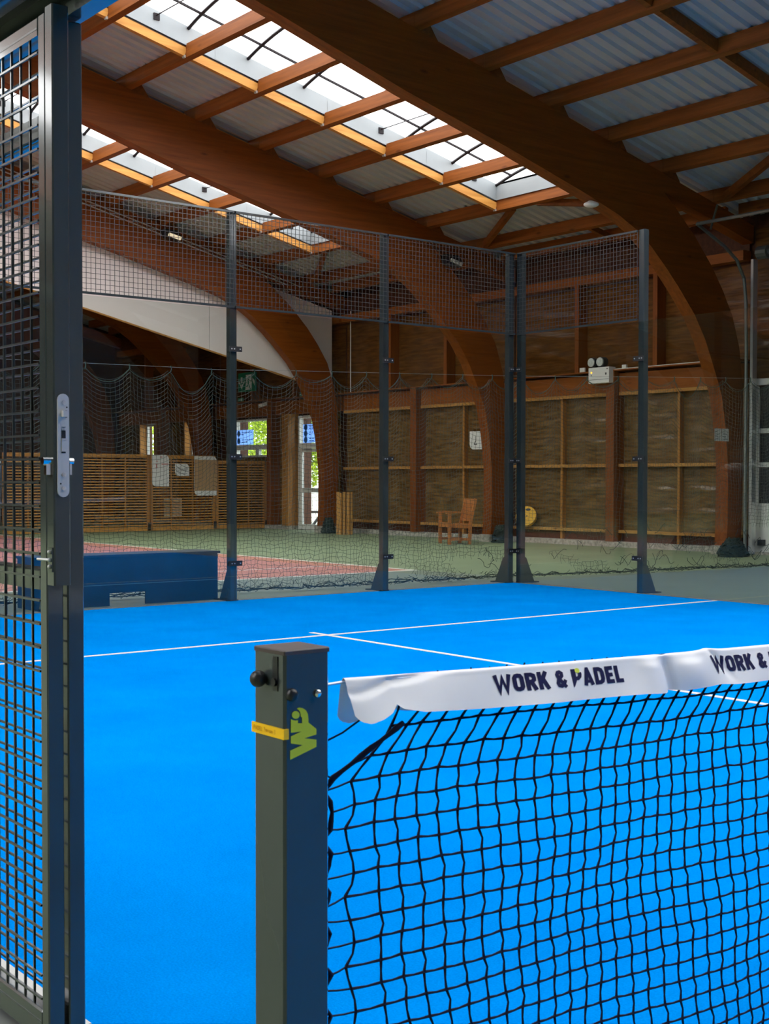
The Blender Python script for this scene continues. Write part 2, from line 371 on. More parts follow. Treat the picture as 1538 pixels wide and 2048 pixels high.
def bay_wall(ya, yb, lower, seed):
    ym = (ya+yb)/2+0.12
    q = [(ya+0.12, ya+(ym-ya)/2), (ya+(ym-ya)/2+0.06, ym-0.1), (ym+0.1, ym+(yb-ym)/2), (ym+(yb-ym)/2+0.06, yb+0.05)]
    MB().box(XW-0.28, XW+0.03, ym-0.1, ym+0.1, 0.09, 3.32).build('wall_post', M['post_z'], wr)
    if lower:
        for i, (a, c) in enumerate(q):
            cell(a, c, 0.31, 1.50, M['insul'], seed=seed+i); cell(a, c, 1.56, 2.87, M['insul'], seed=seed+10+i)
        for yy in (q[0][1], q[2][1]):
            for z0, z1 in ((0.09, 0.25), (0.305, 1.505), (1.565, 2.865)):
                MB().box(XW-0.10, XW+0.02, yy, yy+0.055, z0, z1).build('stud', M['wood_z'], wr)
        for a, c in ((ya+0.2, ym-0.10), (ym+0.10, yb)):
            for z0, z1 in ((0.25, 0.305), (1.505, 1.565), (2.865, 2.925)):
                MB().box(XW-0.14, XW+0.02, a, c, z0, z1).build('rail', M['wood_y'], wr)
            MB().box(XW-0.03, XW+0.05, a, c, 0.085, 0.25).build('plinth_board', M['dark_boards'], wr)
    MB().box(XW-0.13, XW+0.02, ya+0.1, yb, 2.93, 3.28).build('wall_beam', M['beam_y'], wr)
    MB().box(XW-0.29, XW+0.02, ya+0.1, yb, 3.322, 3.345).build('ledge', M['beam_y'], wr)
    # upper storey: studs and panels up to the eaves
    us = (ya+1.95, ya+3.9)
    pts = [ya+0.1, *us, yb+0.05]
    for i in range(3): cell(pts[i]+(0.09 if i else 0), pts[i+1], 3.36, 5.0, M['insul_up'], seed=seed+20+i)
    for yy in us: MB().box(XW-0.24, XW+0.02, yy, yy+0.10, 3.345, 5.05).build('upper_stud', M['post_z'], wr)
    MB().box(XW-0.20, XW+0.02, ya+0.1, yb, 5.05, 5.22).build('eaves_rail', M['beam_y'], wr)
    MB().box(XW-0.02, XW+0.03, ya+0.1, yb, 5.22, 5.66).build('eaves_board', M['dark_boards'], wr)
for i, ya in enumerate(ARCH[4:8]): bay_wall(ya, ya+5.85, ya < 24 or False, 100*i)
for i, ya in enumerate(ARCH[3:4]):
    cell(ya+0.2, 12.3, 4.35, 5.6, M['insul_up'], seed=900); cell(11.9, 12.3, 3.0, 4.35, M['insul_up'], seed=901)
# bay with the glazed door, and the one behind the screens: boards and posts
for a, c, z0, z1 in ((24.3, 25.0, 0.09, 2.93), (26.16, 27.06, 0.09, 2.93), (27.06, 29.8, 0.09, 1.84), (29.95, 30.98, 0.09, 2.93), (31.9, 33.5, 0.09, 2.93), (34.62, 35.7, 0.09, 2.93), (30.98, 31.9, 0.09, 1.93), (33.5, 34.62, 0.09, 1.93)):
    cell(a, c, z0, z1, M['insul'], seed=int(a*10+z1))
MB().box(XW-0.30, XW+0.04, 26.14, 26.42, 0.09, 2.93).build('door_post', M['wood_z'], wr)

# opposite and end walls
wl = MB().box(-20.5, -20.2, Y0, Y1, -0.25, 6.3).build('wall_left', M['white'], None, kind='structure'); tag(wl, 'far side wall of the hall opposite the timber wall', 'wall')
def gable(y0, y1):
    return MB().prism([(-20.3, -0.25), (18.4, -0.25), (18.4, zt(18.4)+PH), (RIDGE, zt(RIDGE)+PH), (-20.3, zt(18.3)+PH)], 'y', y0, y1)
wb = gable(Y1, Y1+0.2).build('wall_back', M['dark_boards'], None, kind='structure'); tag(wb, 'dark boarded end wall behind the slatted screens', 'wall')
wf = gable(Y0-0.2, Y0).build('wall_front', M['white'], None, kind='structure'); tag(wf, 'pale boarded end wall behind the viewer', 'wall')  # unseen wall, made pale to throw light back onto gate and net

# ------------------------------------------------------------------ glulam arches
PAIRS = [((-1.0, 9.55), (-1.0, 10.02)), ((3.0, 8.46), (3.0, 9.096)), ((6.0, 7.66), (6.0, 8.404)), ((8.1, 7.11), (8.1, 7.92)), ((10.2, 6.52), (10.4, 7.389)),
 ((12.1, 6.06), (12.6, 6.882)), ((13.75, 5.62), (14.4, 6.466)), ((14.5, 5.39), (15.1, 6.27)), ((14.92, 5.21), (15.5, 5.95)), ((15.28, 4.98), (15.9, 5.65)),
 ((15.66, 4.67), (16.37, 5.27)), ((15.98, 4.38), (16.8, 4.84)), ((16.37, 3.99), (17.10, 4.47)), ((16.66, 3.59), (17.38, 4.05)), ((16.92, 3.08), (17.58, 3.5)),
 ((17.10, 2.69), (17.68, 2.9)), ((17.21, 2.18), (17.71, 2.3)), ((17.29, 1.5), (17.71, 1.5)), ((17.29, 0.55), (17.68, 0.55)), ((17.26, 0.14), (17.65, 0.14))]
def arch_parts(root, y0):
    y1 = y0+AT
    for sgn in (1, -1):
        b = MB(); n = len(b.v)
        mx = lambda x: x if sgn > 0 else 2*RIDGE-x
        for (i, e) in PAIRS:
            b.v += [(mx(i[0]), y0, i[1]), (mx(e[0]), y0, e[1]), (mx(e[0]), y1, e[1]), (mx(i[0]), y1, i[1])]
        for k in range(len(PAIRS)-1):
            for j in range(4): b.f.append((4*k+j, 4*k+(j+1) % 4, 4*k+4+(j+1) % 4, 4*k+4+j))
        b.f.append((0, 1, 2, 3)); e = 4*(len(PAIRS)-1); b.f.append((e+3, e+2, e+1, e))
        b.build('curved_leg', M['glulam'], root)
        xa, xb = 14.6, 17.97
        MB().poly  # noqa
        MB().prism([(mx(xa), zt(xa)-0.30), (mx(xb), zt(xb)-0.30), (mx(xb), zt(xb)-0.004), (mx(xa), zt(xa)-0.004)], 'y', y0+0.01, y1-0.01).build('eaves_rafter', M['glulam'], root)
        MB().box(min(mx(17.2), mx(17.70)), max(mx(17.2), mx(17.70)), y0-0.03, y1+0.03, -0.02, 0.139).build('footing', M['concrete'], root)
LBL = {12.3: 'curved glulam arch nearest the court with a white notice on its leg', 18.15: 'curved glulam arch whose foot stands between garden chair and yellow disk',
       24.0: 'curved glulam arch in front of the white gable panel beside the glazed door', 29.85: 'dark curved glulam arch rising behind the slatted screens'}
first = None
for y in ARCH:
    lab = LBL.get(y, 'curved glulam arch of a bay not seen past the court')
    if first is None:
        first = thing('glulam_arch', lab, 'arch', (17.45, y, 0), kind='structure'); arch_parts(first, y)
        if y not in LBL: first['group'] = 'glulam arches out of view'
    else:
        a = dup(first, (17.45, y, 0), lab, None if y in LBL else 'glulam arches out of view')
        if y in LBL and 'group' in a: del a['group']

# ------------------------------------------------------------------ roof
ceil = thing('ceiling', 'corrugated metal roof on timber purlins', 'roof', (0, 0, 6), kind='structure')
SKY_R = {-5.25, 0.6, 12.3, 18.15}        # right slope rooflight bays; the near two are unseen, added for light
SKY_L = {0.6, 12.3, 18.15}  # unseen left slope rooflights, put in for highlights on the gate
SX0, SX1 = 1.545, 15.52
SY0, SY1, SYL = 0.42, 3.87, 5.2             # rooflight span in a bay from the arch's near face; left widened for highlights
pitch_y, amp = 0.225, 0.042
def sheet(y0, y1, x0, x1, side):
    # trapezoidal profile across y, running down the slope along x
    b = MB(); prof = []; y = ifloor(y0/pitch_y)*pitch_y
    while y < y1+pitch_y:
        for fy, h in ((0, 0), (0.36, 0), (0.50, 1), (0.86, 1)):
            yy = y+fy*pitch_y
            if y0 <= yy <= y1: prof.append((yy, h*amp))
        y += pitch_y
    prof = [(y0, prof[0][1])]+prof+[(y1, prof[-1][1])]
    def X(x): return x if side > 0 else 2*RIDGE-x
    for dz in (0.0, 0.008):
        n = len(b.v)
        for yy, h in prof:
            b.v.append((X(x0), yy, zt(x0)+PH+h+dz)); b.v.append((X(x1), yy, zt(x1)+PH+h+dz))
        for k in range(len(prof)-1): b.f.append((n+2*k, n+2*k+1, n+2*k+3, n+2*k+2))
    return b.build('roof_sheet', M['sheet'], ceil)
for y in ARCH[:-1]:
    ye = y+5.85
    for side, bays in ((1, SKY_R), (-1, SKY_L)):
        if y in bays:
            sheet(y, y+SY0, SX0, SX1, side); sheet(y+(SY1 if side > 0 else SYL)+0.05, ye, SX0, SX1, side); sheet(y, ye, RIDGE, SX0, side); sheet(y, ye, SX1, 18.42, side)
        else: sheet(y, ye, RIDGE, 18.42, side)
sheet(35.7, 36.6, RIDGE, 18.42, 1); sheet(35.7, 36.6, RIDGE, 18.42, -1); sheet(Y0-0.3, -11.1, RIDGE, 18.42, 1); sheet(Y0-0.3, -11.1, RIDGE, 18.42, -1)
# purlins, cleats, trimmers, braces
PX = [16.90-1.302*k for k in range(0, 14)]
def purlin(x, ya, yb, w=0.10):
    zb = zt(x)
    b = MB().prism([(x-w/2, zb+RB*w/2+0.001), (x+w/2, zb-RB*w/2+0.001), (x+w/2, zb-RB*w/2+PH-0.002), (x-w/2, zb+RB*w/2+PH-0.002)], 'y', ya, yb)
    o = b.build('purlin', M['purlin'], ceil)
    return o
for y in ARCH[3:8]:
    for k, x in enumerate(PX):
        ya, yb = y+0.002, y+5.848
        p = purlin(x, ya, yb)
        if k > 0:
            # wedge shaped cleats that block the purlin against the arch, on its downhill side
            x0 = x+0.052
            for cy in (y+0.01,):
                MB().prism([(x0, zt(x0)+0.003), (x0+0.34, zt(x0+0.34)+0.003), (x0+0.16, zt(x0+0.16)+PH-0.006), (x0, zt(x0)+PH-0.006)], 'y', cy, cy+AT-0.02).build('cleat', M['purlin'], p)
    # second eaves member
    purlin(17.55, y+0.26, y+5.84, 0.08)
for y in ARCH[3:7]:
    zz = lambda x: zt(x)-0.0
    # inverted V brace between the last two purlins
    xa, xb = 15.66, 16.85
    for s0, s1 in ((y+3.55, y+5.62), (y+2.95, y+0.62)):
        MB().beam((xa, s0, zz(xa)+0.05), (xb, s1, zz(xb)+0.05), 0.09, 0.12).build('brace', M['purlin'], ceil)
    MB().beam((16.95, y+2.9, zt(16.95)+0.06), (17.5, y+2.9, zt(17.5)+0.06), 0.08, 0.1).build('brace', M['purlin'], ceil)
# blocking member in the bay over the court
for k in range(1, len(PX)-4):
    MB().beam((PX[k+1]+0.055, 9.28, zt(PX[k+1]+0.055)+0.10), (PX[k]-0.055, 9.28, zt(PX[k]-0.055)+0.10), 0.09, 0.16).build('blocking', M['purlin'], ceil)

# rooflights
def rooflight(y, side, label, detail):
    X = lambda x: x if side > 0 else 2*RIDGE-x
    ya, yb = y+SY0, y+(SY1 if side > 0 else SYL)
    t = thing('skylight', label, 'skylight', (X(9.0), (ya+yb)/2, zt(9.0)))
    H = 0.27
    zd = lambda x: zt(x)+PH-0.03
    def side_curb(yy, dy):
        return MB().poly([(X(SX0), yy, zd(SX0)), (X(SX1), yy, zd(SX1)), (X(SX1), yy, zd(SX1)+H+0.034), (X(SX0), yy, zd(SX0)+H+0.034)]).poly([(X(SX0), yy+dy, zd(SX0)+H+0.034), (X(SX1), yy+dy, zd(SX1)+H+0.034), (X(SX1), yy+dy, zd(SX1)), (X(SX0), yy+dy, zd(SX0))]).poly([(X(SX0), yy, zd(SX0)+H+0.034), (X(SX1), yy, zd(SX1)+H+0.034), (X(SX1), yy+dy, zd(SX1)+H+0.034), (X(SX0), yy+dy, zd(SX0)+H+0.034)])
    side_curb(yb, 0.05).build('curb', M['curb'], t); side_curb(ya, -0.05).build('curb', M['curb'], t)
    for xx, d in ((SX1, 0.05), (SX0, -0.05)):
        MB().poly([(X(xx), ya, zd(xx)), (X(xx), yb, zd(xx)), (X(xx), yb, zd(xx)+H+0.034), (X(xx), ya, zd(xx)+H+0.034)]).poly([(X(xx+d), yb, zd(xx)), (X(xx+d), ya, zd(xx)), (X(xx+d), ya, zd(xx)+H+0.034), (X(xx+d), yb, zd(xx)+H+0.034)]).build('end_curb', M['curb'], t)
    yc, hw, rise = (ya+yb)/2, (yb-ya)/2, 0.27
    arc = lambda a, x, r=0.0: (X(x), yc-hw*(1-2*a/pi), zd(x)+H+rise*(1-(1-2*a/pi)**2)+r)
    # opal vault, one pane per rib bay, and gable fillets
    xs = [SX1-1.075*k for k in range(14)]
    for k in range(13):
        xa, xb = xs[k], xs[k+1]
        MB().grid(lambda u, v: arc(pi*u, xa+(xb-xa)*v, 0.03), 12, 1).build('glazing_pane', M['opal'], t, smooth=True)
    for xx in (SX1, SX0):
        MB().poly([arc(pi*i/12, xx, 0.034) for i in range(13)]+[(X(xx), yb, zd(xx)+H), (X(xx), ya, zd(xx)+H)]).build('gable_pane', M['opal'], t)
    if detail:
        for x in xs:
            MB().tube([arc(pi*i/14, x) for i in range(15)], 0.030, 5).build('rib', M['rib'], t)
        for k in range(12):
            xm = xs[k]-0.55
            if k % 2 == 0:
                MB().tube([(xm, ya+0.01, zd(xm)+H-0.05), (xm, yb-0.01, zd(xm)+H-0.05)], 0.010, 5).box(xm-0.05, xm+0.05, yb-0.02, yb, zd(xm)+H-0.12, zd(xm)+H-0.02).build('tie_rod', M['rib'], t)
            else:
                MB().poly([(xm-0.05, yb-0.004, zd(xm)+0.02), (xm+0.05, yb-0.004, zd(xm)+0.02-RB*0.1), (xm+0.05, yb-0.004, zd(xm)+H-0.01-RB*0.1), (xm-0.05, yb-0.004, zd(xm)+H-0.01)]).build('cover_strip', M['curb'], t)
        for a in (pi*0.12, pi*0.5, pi*0.88):
            MB().beam(arc(a, SX0, -0.01), arc(a, SX1, -0.01), 0.035, 0.03).build('crown_bar', M['rib'], t)
        # timber trimmers between the purlins, with bright joist hangers
        for k in range(1, len(PX)-2):
            xa, xb = PX[k+1]+0.052, PX[k]-0.052
            for yy, s in ((yb+0.02, 1), (ya-0.10, -1)):
                MB().beam((xa, yy+0.04, zt(xa)+0.085), (xb, yy+0.04, zt(xb)+0.085), 0.08, 0.135).build('trimmer', M['trimmer'], t)
                MB().box(xb-0.035, xb-0.002, yy-0.006, yy+0.05, zt(xb)-0.005, zt(xb)+0.035).build('joist_hanger', M['galv'], t)
    return t
SKL = {(12.3, 1): 'long vaulted skylight behind the arch nearest the court', (18.15, 1): 'long vaulted skylight beyond the middle arch, partly hidden by it', (0.6, 1): 'vaulted skylight above the net out of view', (-5.25, 1): 'vaulted skylight over the near half of the court out of view'}
for y in sorted(SKY_R): rooflight(y, 1, SKL[(y, 1)], y > 10)
for y in sorted(SKY_L): rooflight(y, -1, {0.6: 'vaulted skylight of the opposite roof slope level with the net', 12.3: 'unseen vaulted skylight of the opposite roof slope level with the nearest arch', 18.15: 'unseen vaulted skylight of the opposite roof slope level with the middle arch'}[y], False)['group'] = 'unseen skylights on the far roof slope'

# ------------------------------------------------------------------ white gable panel behind the third arch
b = MB()
wp = thing('gable_panel', 'white hanging gable panel behind the third arch', 'panel', (16, 24.33, 3.3))
zb_ = lambda x: 3.33+RB*(18.05-x); 
seams = [17.74, 14.3, 10.6, 6.9, 3.2, -1.0]
for i in range(len(seams)-1):
    xb, xa = seams[i], seams[i+1]
    MB().prism([(xa+0.006, zb_(xa)), (xb-0.006, zb_(xb)), (xb-0.006, zb_(xb)+1.95), (xa+0.006, zb_(xa)+1.95)], 'y', 24.30, 24.33).build('panel', M['white'], wp)
MB().beam((-1.0, 24.315, zb_(-1)-0.015), (17.74, 24.315, zb_(17.74)-0.015), 0.05, 0.03).build('bottom_batten', M['wood_y'], wp)

# ------------------------------------------------------------------ door, windows
d1 = thing('door_1', 'white framed glazed door with daylight behind beside the third arch', 'door', (XW, 25.58, 0), kind='structure')
def rect_frame(y0, y1, z0, z1, x0, x1, w, name, mat, par, wb=None):
    wb = wb or w
    MB().box(x0, x1, y0, y0+w, z0, z1).box(x0, x1, y1-w, y1, z0, z1).box(x0, x1, y0+w, y1-w, z0, z0+wb).box(x0, x1, y0+w, y1-w, z1-w, z1).build(name, mat, par)
rect_frame(25.06, 26.09, 0.0, 2.88, XW-0.02, XW+0.10, 0.06, 'door_frame', M['white_paint'], d1, 0.03)
MB().box(XW-0.02, XW+0.10, 25.12, 26.03, 2.06, 2.18).build('transom', M['white_paint'], d1)
rect_frame(25.13, 26.02, 0.03, 2.05, XW-0.01, XW+0.05, 0.09, 'door_leaf', M['white_paint'], d1, 0.10)
MB().box(XW-0.01, XW+0.05, 25.22, 25.93, 0.94, 1.05).build('door_rail', M['white_paint'], d1)
MB().box(XW+0.015, XW+0.025, 25.22, 25.93, 0.13, 1.96).build('door_pane', M['pane'], d1)
MB().box(XW+0.04, XW+0.05, 25.12, 26.03, 2.18, 2.82).build('transom_pane', M['pane'], d1)
MB().tube([(XW-0.08, 25.26, 1.0), (XW-0.08, 25.75, 1.02)], 0.012).box(XW-0.09, XW-0.01, 25.25, 25.28, 0.96, 1.04).build('push_bar', M['galv'], d1)
MB().box(XW-0.08, XW-0.01, 25.45, 25.75, 2.0, 2.05).build('door_closer', M['galv'], d1)
def poster(y0, y1, z0, z1, rows, label):
    # printed sheet fixed to the inside of the glass, seen against the daylight
    x = XW-0.028
    t = thing('window_poster', label, 'poster', (x, (y0+y1)/2, z0))
    MB().box(x, x+0.004, y0, y1, z0, z1).build('sheet', M['poster_blue'], t)
    for k in range(rows):
        zc = z1-(k+0.5)*(z1-z0)/rows; r = 0.08
        pts = [(y1-0.12+r*cos(2*pi*i/14), zc+r*sin(2*pi*i/14)) for i in range(14)]
        MB().prism(pts, 'x', x-0.003, x-0.001).build('round_mark', M['poster_ink'], t)
        rr = random.Random(k*7+int(y0*10)); y = y1-0.27
        bm = MB()
        for ln in range(2):
            y = y1-0.27
            while y > y0+0.08:
                w = rr.uniform(0.05, 0.11); bm.box(x-0.002, x-0.001, max(y-w, y0+0.03), y, zc+0.03-0.06*ln-0.012, zc+0.03-0.06*ln+0.012); y -= w+0.03
                if ln == 1 and rr.random() < 0.4: break
        bm.build('text_line', M['poster_ink'], t)
    return t
poster(25.10, 25.86, 2.19, 2.66, 3, 'blue poster with three round marks in the light above the glazed door')
w1 = thing('window_1', 'window with trees outside above the slatted screens', 'window', (XW, 28.1, 1.86), kind='structure')
rect_frame(27.14, 29.09, 1.86, 2.87, XW-0.02, XW+0.10, 0.05, 'window_frame', M['white_paint'], w1)
MB().box(XW-0.02, XW+0.10, 27.19, 29.04, 2.06, 2.19).build('cross_bar', M['white_paint'], w1)
MB().box(XW+0.0, XW+0.08, 27.95, 28.12, 1.91, 2.06).build('mullion', M['white_paint'], w1)
MB().box(XW+0.04, XW+0.05, 27.19, 29.04, 1.91, 2.82).build('window_pane', M['pane'], w1)
poster(28.17, 29.02, 2.20, 2.60, 2, 'blue poster with two round marks on the window above the screens')
for nm, y0, y1, lab in (('window_2', 31.05, 31.85, 'narrow deep window half hidden by the dark fourth arch'), ('window_3', 33.6, 34.55, 'narrow deep window with yellow timber reveal behind the screens')):
    w = thing(nm, lab, 'window', (XW, (y0+y1)/2, 1.95), kind='structure')
    MB().box(XW-0.04, XW+0.22, y1-0.05, y1+0.0, 1.95, 2.92).build('reveal_board', M['trimmer'], w)
    MB().box(XW-0.04, XW+0.22, y0, y0+0.05, 1.95, 2.92).build('reveal_board', M['trimmer'], w)
    rect_frame(y0+0.05, y1-0.05, 1.95, 2.92, XW+0.18, XW+0.26, 0.05, 'window_frame', M['white_paint'], w)
    MB().box(XW+0.21, XW+0.22, y0+0.1, y1-0.1, 2.0, 2.87).build('window_pane', M['pane'], w)

# sectional door in the bay beside the court
d2 = thing('door_2', 'tall sectional door with dark panes in a pale frame', 'door', (17.9, 10.3, 0), kind='structure')
MB().box(17.83, 17.95, 12.17, 12.27, 0.0, 2.99).box(17.83, 17.95, 7.0, 7.16, 0.0, 2.99).build('door_frame', M['white_paint'], d2)
MB().box(17.83, 17.95, 7.16, 12.17, 2.88, 2.99).build('door_head', M['white_paint'], d2)
zs = [0.02, 0.78, 1.48, 2.06, 2.87]
for i in range(4):
    if i == 0: MB().box(17.87, 17.93, 7.17, 12.165, zs[0], zs[1]).build('door_section', M['white_paint'], d2)
    else:
        s_ = MB().box(17.87, 17.93, 7.17, 12.165, zs[i], zs[i]+0.08)
        for yy in (7.17, 8.75, 10.35, 12.10): s_.box(17.87, 17.93, yy, yy+(0.10 if yy < 12 else 0.06), zs[i]+0.08, zs[i+1]-0.01)
        o = s_.build('door_section', M['white_paint'], d2)
        for ya, yb in ((7.27, 8.75), (8.85, 10.35), (10.45, 12.10)): MB().box(17.89, 17.91, ya, yb, zs[i]+0.08, zs[i+1]-0.01).build('door_pane', M['dark_glass'], o)
MB().box(17.78, 17.87, 11.95, 12.05, 0.14, 0.24).build('door_handle', M['black'], d2)
tr = [(17.58, 12.16, 0.02), (17.58, 12.16, 3.4), (17.56, 12.16, 4.3), (17.50, 12.16, 4.68), (17.30, 12.16, 4.96), (16.98, 12.16, 5.15), (16.60, 12.16, 5.30), (16.24, 12.16, 5.44)]
MB().tube(tr, 0.03, 6).build('track', M['track'], d2)
MB().box(17.62, 17.74, 12.06, 12.11, 0.0, 5.0).build('track_bracket', M['galv'], d2)
MB().tube([(16.24, 12.16, 5.44), (16.24, 7.2, 5.44)], 0.03, 6).tube([(16.45, 12.05, 5.36), (16.62, 12.05, 5.78)], 0.02, 5).build('spreader_bar', M['track'], d2)
MB().tube([(17.68, 12.05, 5.10), (17.68, 7.2, 5.10)], 0.045, 8).cyl((17.68, 12.0, 5.10), (17.68, 11.8, 5.10), 0.11, 12).build('spring_shaft', M['track'], d2)

# ------------------------------------------------------------------ slatted screens
SC = [(10.66, 12.51, 1.87, 'farther slatted timber screen seen through the gate wires'), (12.53, 14.38, 1.87, 'slatted timber screen next to the gate post with no posters'),
      (14.40, 16.25, 1.86, 'slatted timber screen carrying the white posters'), (16.27, 17.80, 1.74, 'shorter slatted timber screen under the daylit window')]
SYP = 27.3
for x0, x1, h, lab in SC:
    t = thing('slat_screen', lab, 'screen', ((x0+x1)/2, SYP, 0), group='slatted timber screens')
    MB().box(x0, x0+0.07, SYP-0.03, SYP+0.06, 0.0, h).build('stile', M['wood_z'], t); MB().box(x1-0.07, x1, SYP-0.03, SYP+0.06, 0.0, h).build('stile', M['wood_z'], t)
    MB().box(x0+0.07, x1-0.07, SYP-0.03, SYP+0.06, h-0.06, h).build('top_rail', M['slat'], t); MB().box(x0+0.07, x1-0.07, SYP-0.03, SYP+0.06, 0.0, 0.10).build('bottom_rail', M['slat'], t)
    n = int((h-0.2)/0.062); s0 = None
    for k in range(n):
        z = 0.135+k*(h-0.21)/(n-1)
        if s0 is None: s0 = MB().box(x0+0.07, x1-0.07, SYP-0.01, SYP+0.025, z-0.013, z+0.013).build('slat', M['slat'], t)
        else: share('slat', s0, t, (0, 0, z-0.135))
    for f in (0.33, 0.66):
        xx = x0+f*(x1-x0); MB().box(xx-0.02, xx+0.02, SYP+0.027, SYP+0.06, 0.10, h-0.06).build('batten', M['wood_z'], t)
    MB().box(x1-0.05, x1+0.02, SYP-0.05, SYP-0.031, 0.02, 0.20).build('foot_bracket', M['black'], t)

def leaf_sheet(x0, x1, z0, z1, r, y0, y1, n=6):
    # sheet with top right and bottom left corners rounded
    p = [(x0, z1)]
    p += [(x1-r+r*sin(a), z1-r+r*cos(a)) for a in [pi/2*i/n for i in range(n+1)]]
    p += [(x1, z0)]
    p += [(x0+r-r*sin(a), z0+r-r*cos(a)) for a in [pi/2*i/n for i in range(n+1)]]
    return MB().prism(p, 'y', y0, y1)
PYs = SYP-0.040
p = thing('poster', 'tall white poster with pink print on the slatted screen', 'poster', (14.68, PYs, 1.1))
leaf_sheet(14.44, 14.91, 1.09, 1.865, 0.11, PYs, PYs+0.008).build('sheet', M['paper'], p)
b = MB(); b.box(14.70, 14.89, PYs-0.003, PYs-0.001, 1.625, 1.652); b.build('pink_strip', M['pink'], p)
b = MB()
for q in ((14.66, 14.68, 1.79, 1.83), (14.70, 14.72, 1.79, 1.83), (14.55, 14.60, 1.70, 1.715), (14.52, 14.64, 1.63, 1.64), (14.52, 14.60, 1.545, 1.555), (14.55, 14.58, 1.55, 1.64)): b.box(q[0], q[1], PYs-0.003, PYs-0.001, q[2], q[3])
b.build('print_marks', M['pink'], p)
p = thing('poster', 'small white card with handwriting between the two tall posters', 'poster', (15.3, PYs, 1.36))
leaf_sheet(15.08, 15.48, 1.345, 1.65, 0.10, PYs, PYs+0.008).build('sheet', M['paper'], p)
p2 = p
p = thing('poster', 'tall brown paper poster with white ends on the slatted screen', 'poster', (15.95, PYs, 0.86))
leaf_sheet(15.63, 16.28, 0.855, 1.845, 0.12, PYs-0.004, PYs+0.004).build('sheet', M['paper'], p)
MB().box(15.635, 16.275, PYs-0.010, PYs-0.005, 0.975, 1.755).build('brown_panel', M['kraft'], p)
# clothing / paper sheets hanging behind the slats
p = MB().box(14.85, 15.35, SYP+0.10, SYP+0.11, 0.32, 0.80).build('notice', M['paper']); tag(p, 'pale sheet glimpsed behind the slats below the handwritten card', 'notice')

# ------------------------------------------------------------------ stroke lettering
def strokes(mb, line, t, fn, closed=False, taper=None):
    # thick polyline drawn as subdivided quads through fn(u, v)
    P = [Vector((a, b_)) for a, b_ in line]; n = len(P); L = []; R = []
    for i in range(n):
        if closed: a, c = P[(i-1) % n], P[(i+1) % n]
        else: a, c = P[max(i-1, 0)], P[min(i+1, n-1)]
        d1 = (P[i]-a); d2 = (c-P[i])
        if d1.length < 1e-9: d1 = d2
        if d2.length < 1e-9: d2 = d1
        d1 = d1.normalized(); d2 = d2.normalized(); n1 = Vector((-d1.y, d1.x)); n2 = Vector((-d2.y, d2.x)); m_ = n1+n2
        if m_.length < 0.35: m_ = n1; k = 1.0
        else:
            m_.normalize(); k = min(1/max(m_.dot(n1), 0.4), 2.2)
        L.append(P[i]+m_*t/2*k); R.append(P[i]-m_*t/2*k)
    for i in range(n if closed else n-1):
        j = (i+1) % n; ns = max(1, int((P[j]-P[i]).length/0.22))
        for s_ in range(ns):
            a, c = s_/ns, (s_+1)/ns
            q = [L[i].lerp(L[j], a), R[i].lerp(R[j], a), R[i].lerp(R[j], c), L[i].lerp(L[j], c)]
            mb.quad(*[fn(w.x, w.y) for w in q])
def fillpoly(mb, pts, fn): mb.poly([fn(a, c) for a, c in pts])
T = 0.235
GL = {
 'W': (0.98, [([(0.09, 1.0), (0.29, 0.06), (0.49, 0.80), (0.69, 0.06), (0.89, 1.0)], T, False)]),
 'O': (0.66, [([(0.33, 0.885), (0.20, 0.86), (0.125, 0.74), (0.125, 0.26), (0.20, 0.14), (0.33, 0.115), (0.46, 0.14), (0.535, 0.26), (0.535, 0.74), (0.46, 0.86)], T, True)]),
 'R': (0.64, [([(0.12, 0), (0.12, 1)], T, False), ([(0.10, 0.885), (0.36, 0.885), (0.50, 0.82), (0.52, 0.70), (0.50, 0.58), (0.36, 0.49), (0.10, 0.49)], T*0.95, False), ([(0.33, 0.50), (0.53, 0.0)], T, False)]),
 'K': (0.66, [([(0.12, 0), (0.12, 1)], T, False), ([(0.16, 0.38), (0.52, 1.0)], T, False), ([(0.30, 0.60), (0.54, 0.0)], T, False)]),
 '&': (0.72, [([(0.60, 0.02), (0.22, 0.58), (0.17, 0.76), (0.24, 0.88), (0.35, 0.90), (0.45, 0.82), (0.44, 0.68), (0.20, 0.44), (0.13, 0.27), (0.18, 0.14), (0.31, 0.10), (0.46, 0.16), (0.62, 0.44)], 0.20, False)]),
 'A': (0.68, [([(0.11, 0), (0.33, 0.93), (0.34, 0.93), (0.57, 0)], T*0.95, False), ([(0.20, 0.23), (0.48, 0.23)], 0.16, False)]),
 'D': (0.66, [([(0.125, 0.115), (0.34, 0.115), (0.47, 0.18), (0.53, 0.32), (0.53, 0.68), (0.47, 0.82), (0.34, 0.885), (0.125, 0.885)], T, True)]),
 'E': (0.54, [([(0.12, 0), (0.12, 1)], T, False), ([(0.12, 0.89), (0.50, 0.89)], 0.22, False), ([(0.12, 0.50), (0.46, 0.50)], 0.22, False), ([(0.12, 0.11), (0.50, 0.11)], 0.22, False)]),
 'L': (0.50, [([(0.12, 0), (0.12, 1)], T, False), ([(0.12, 0.11), (0.48, 0.11)], 0.22, False)]),
 'p': (0.60, []), }
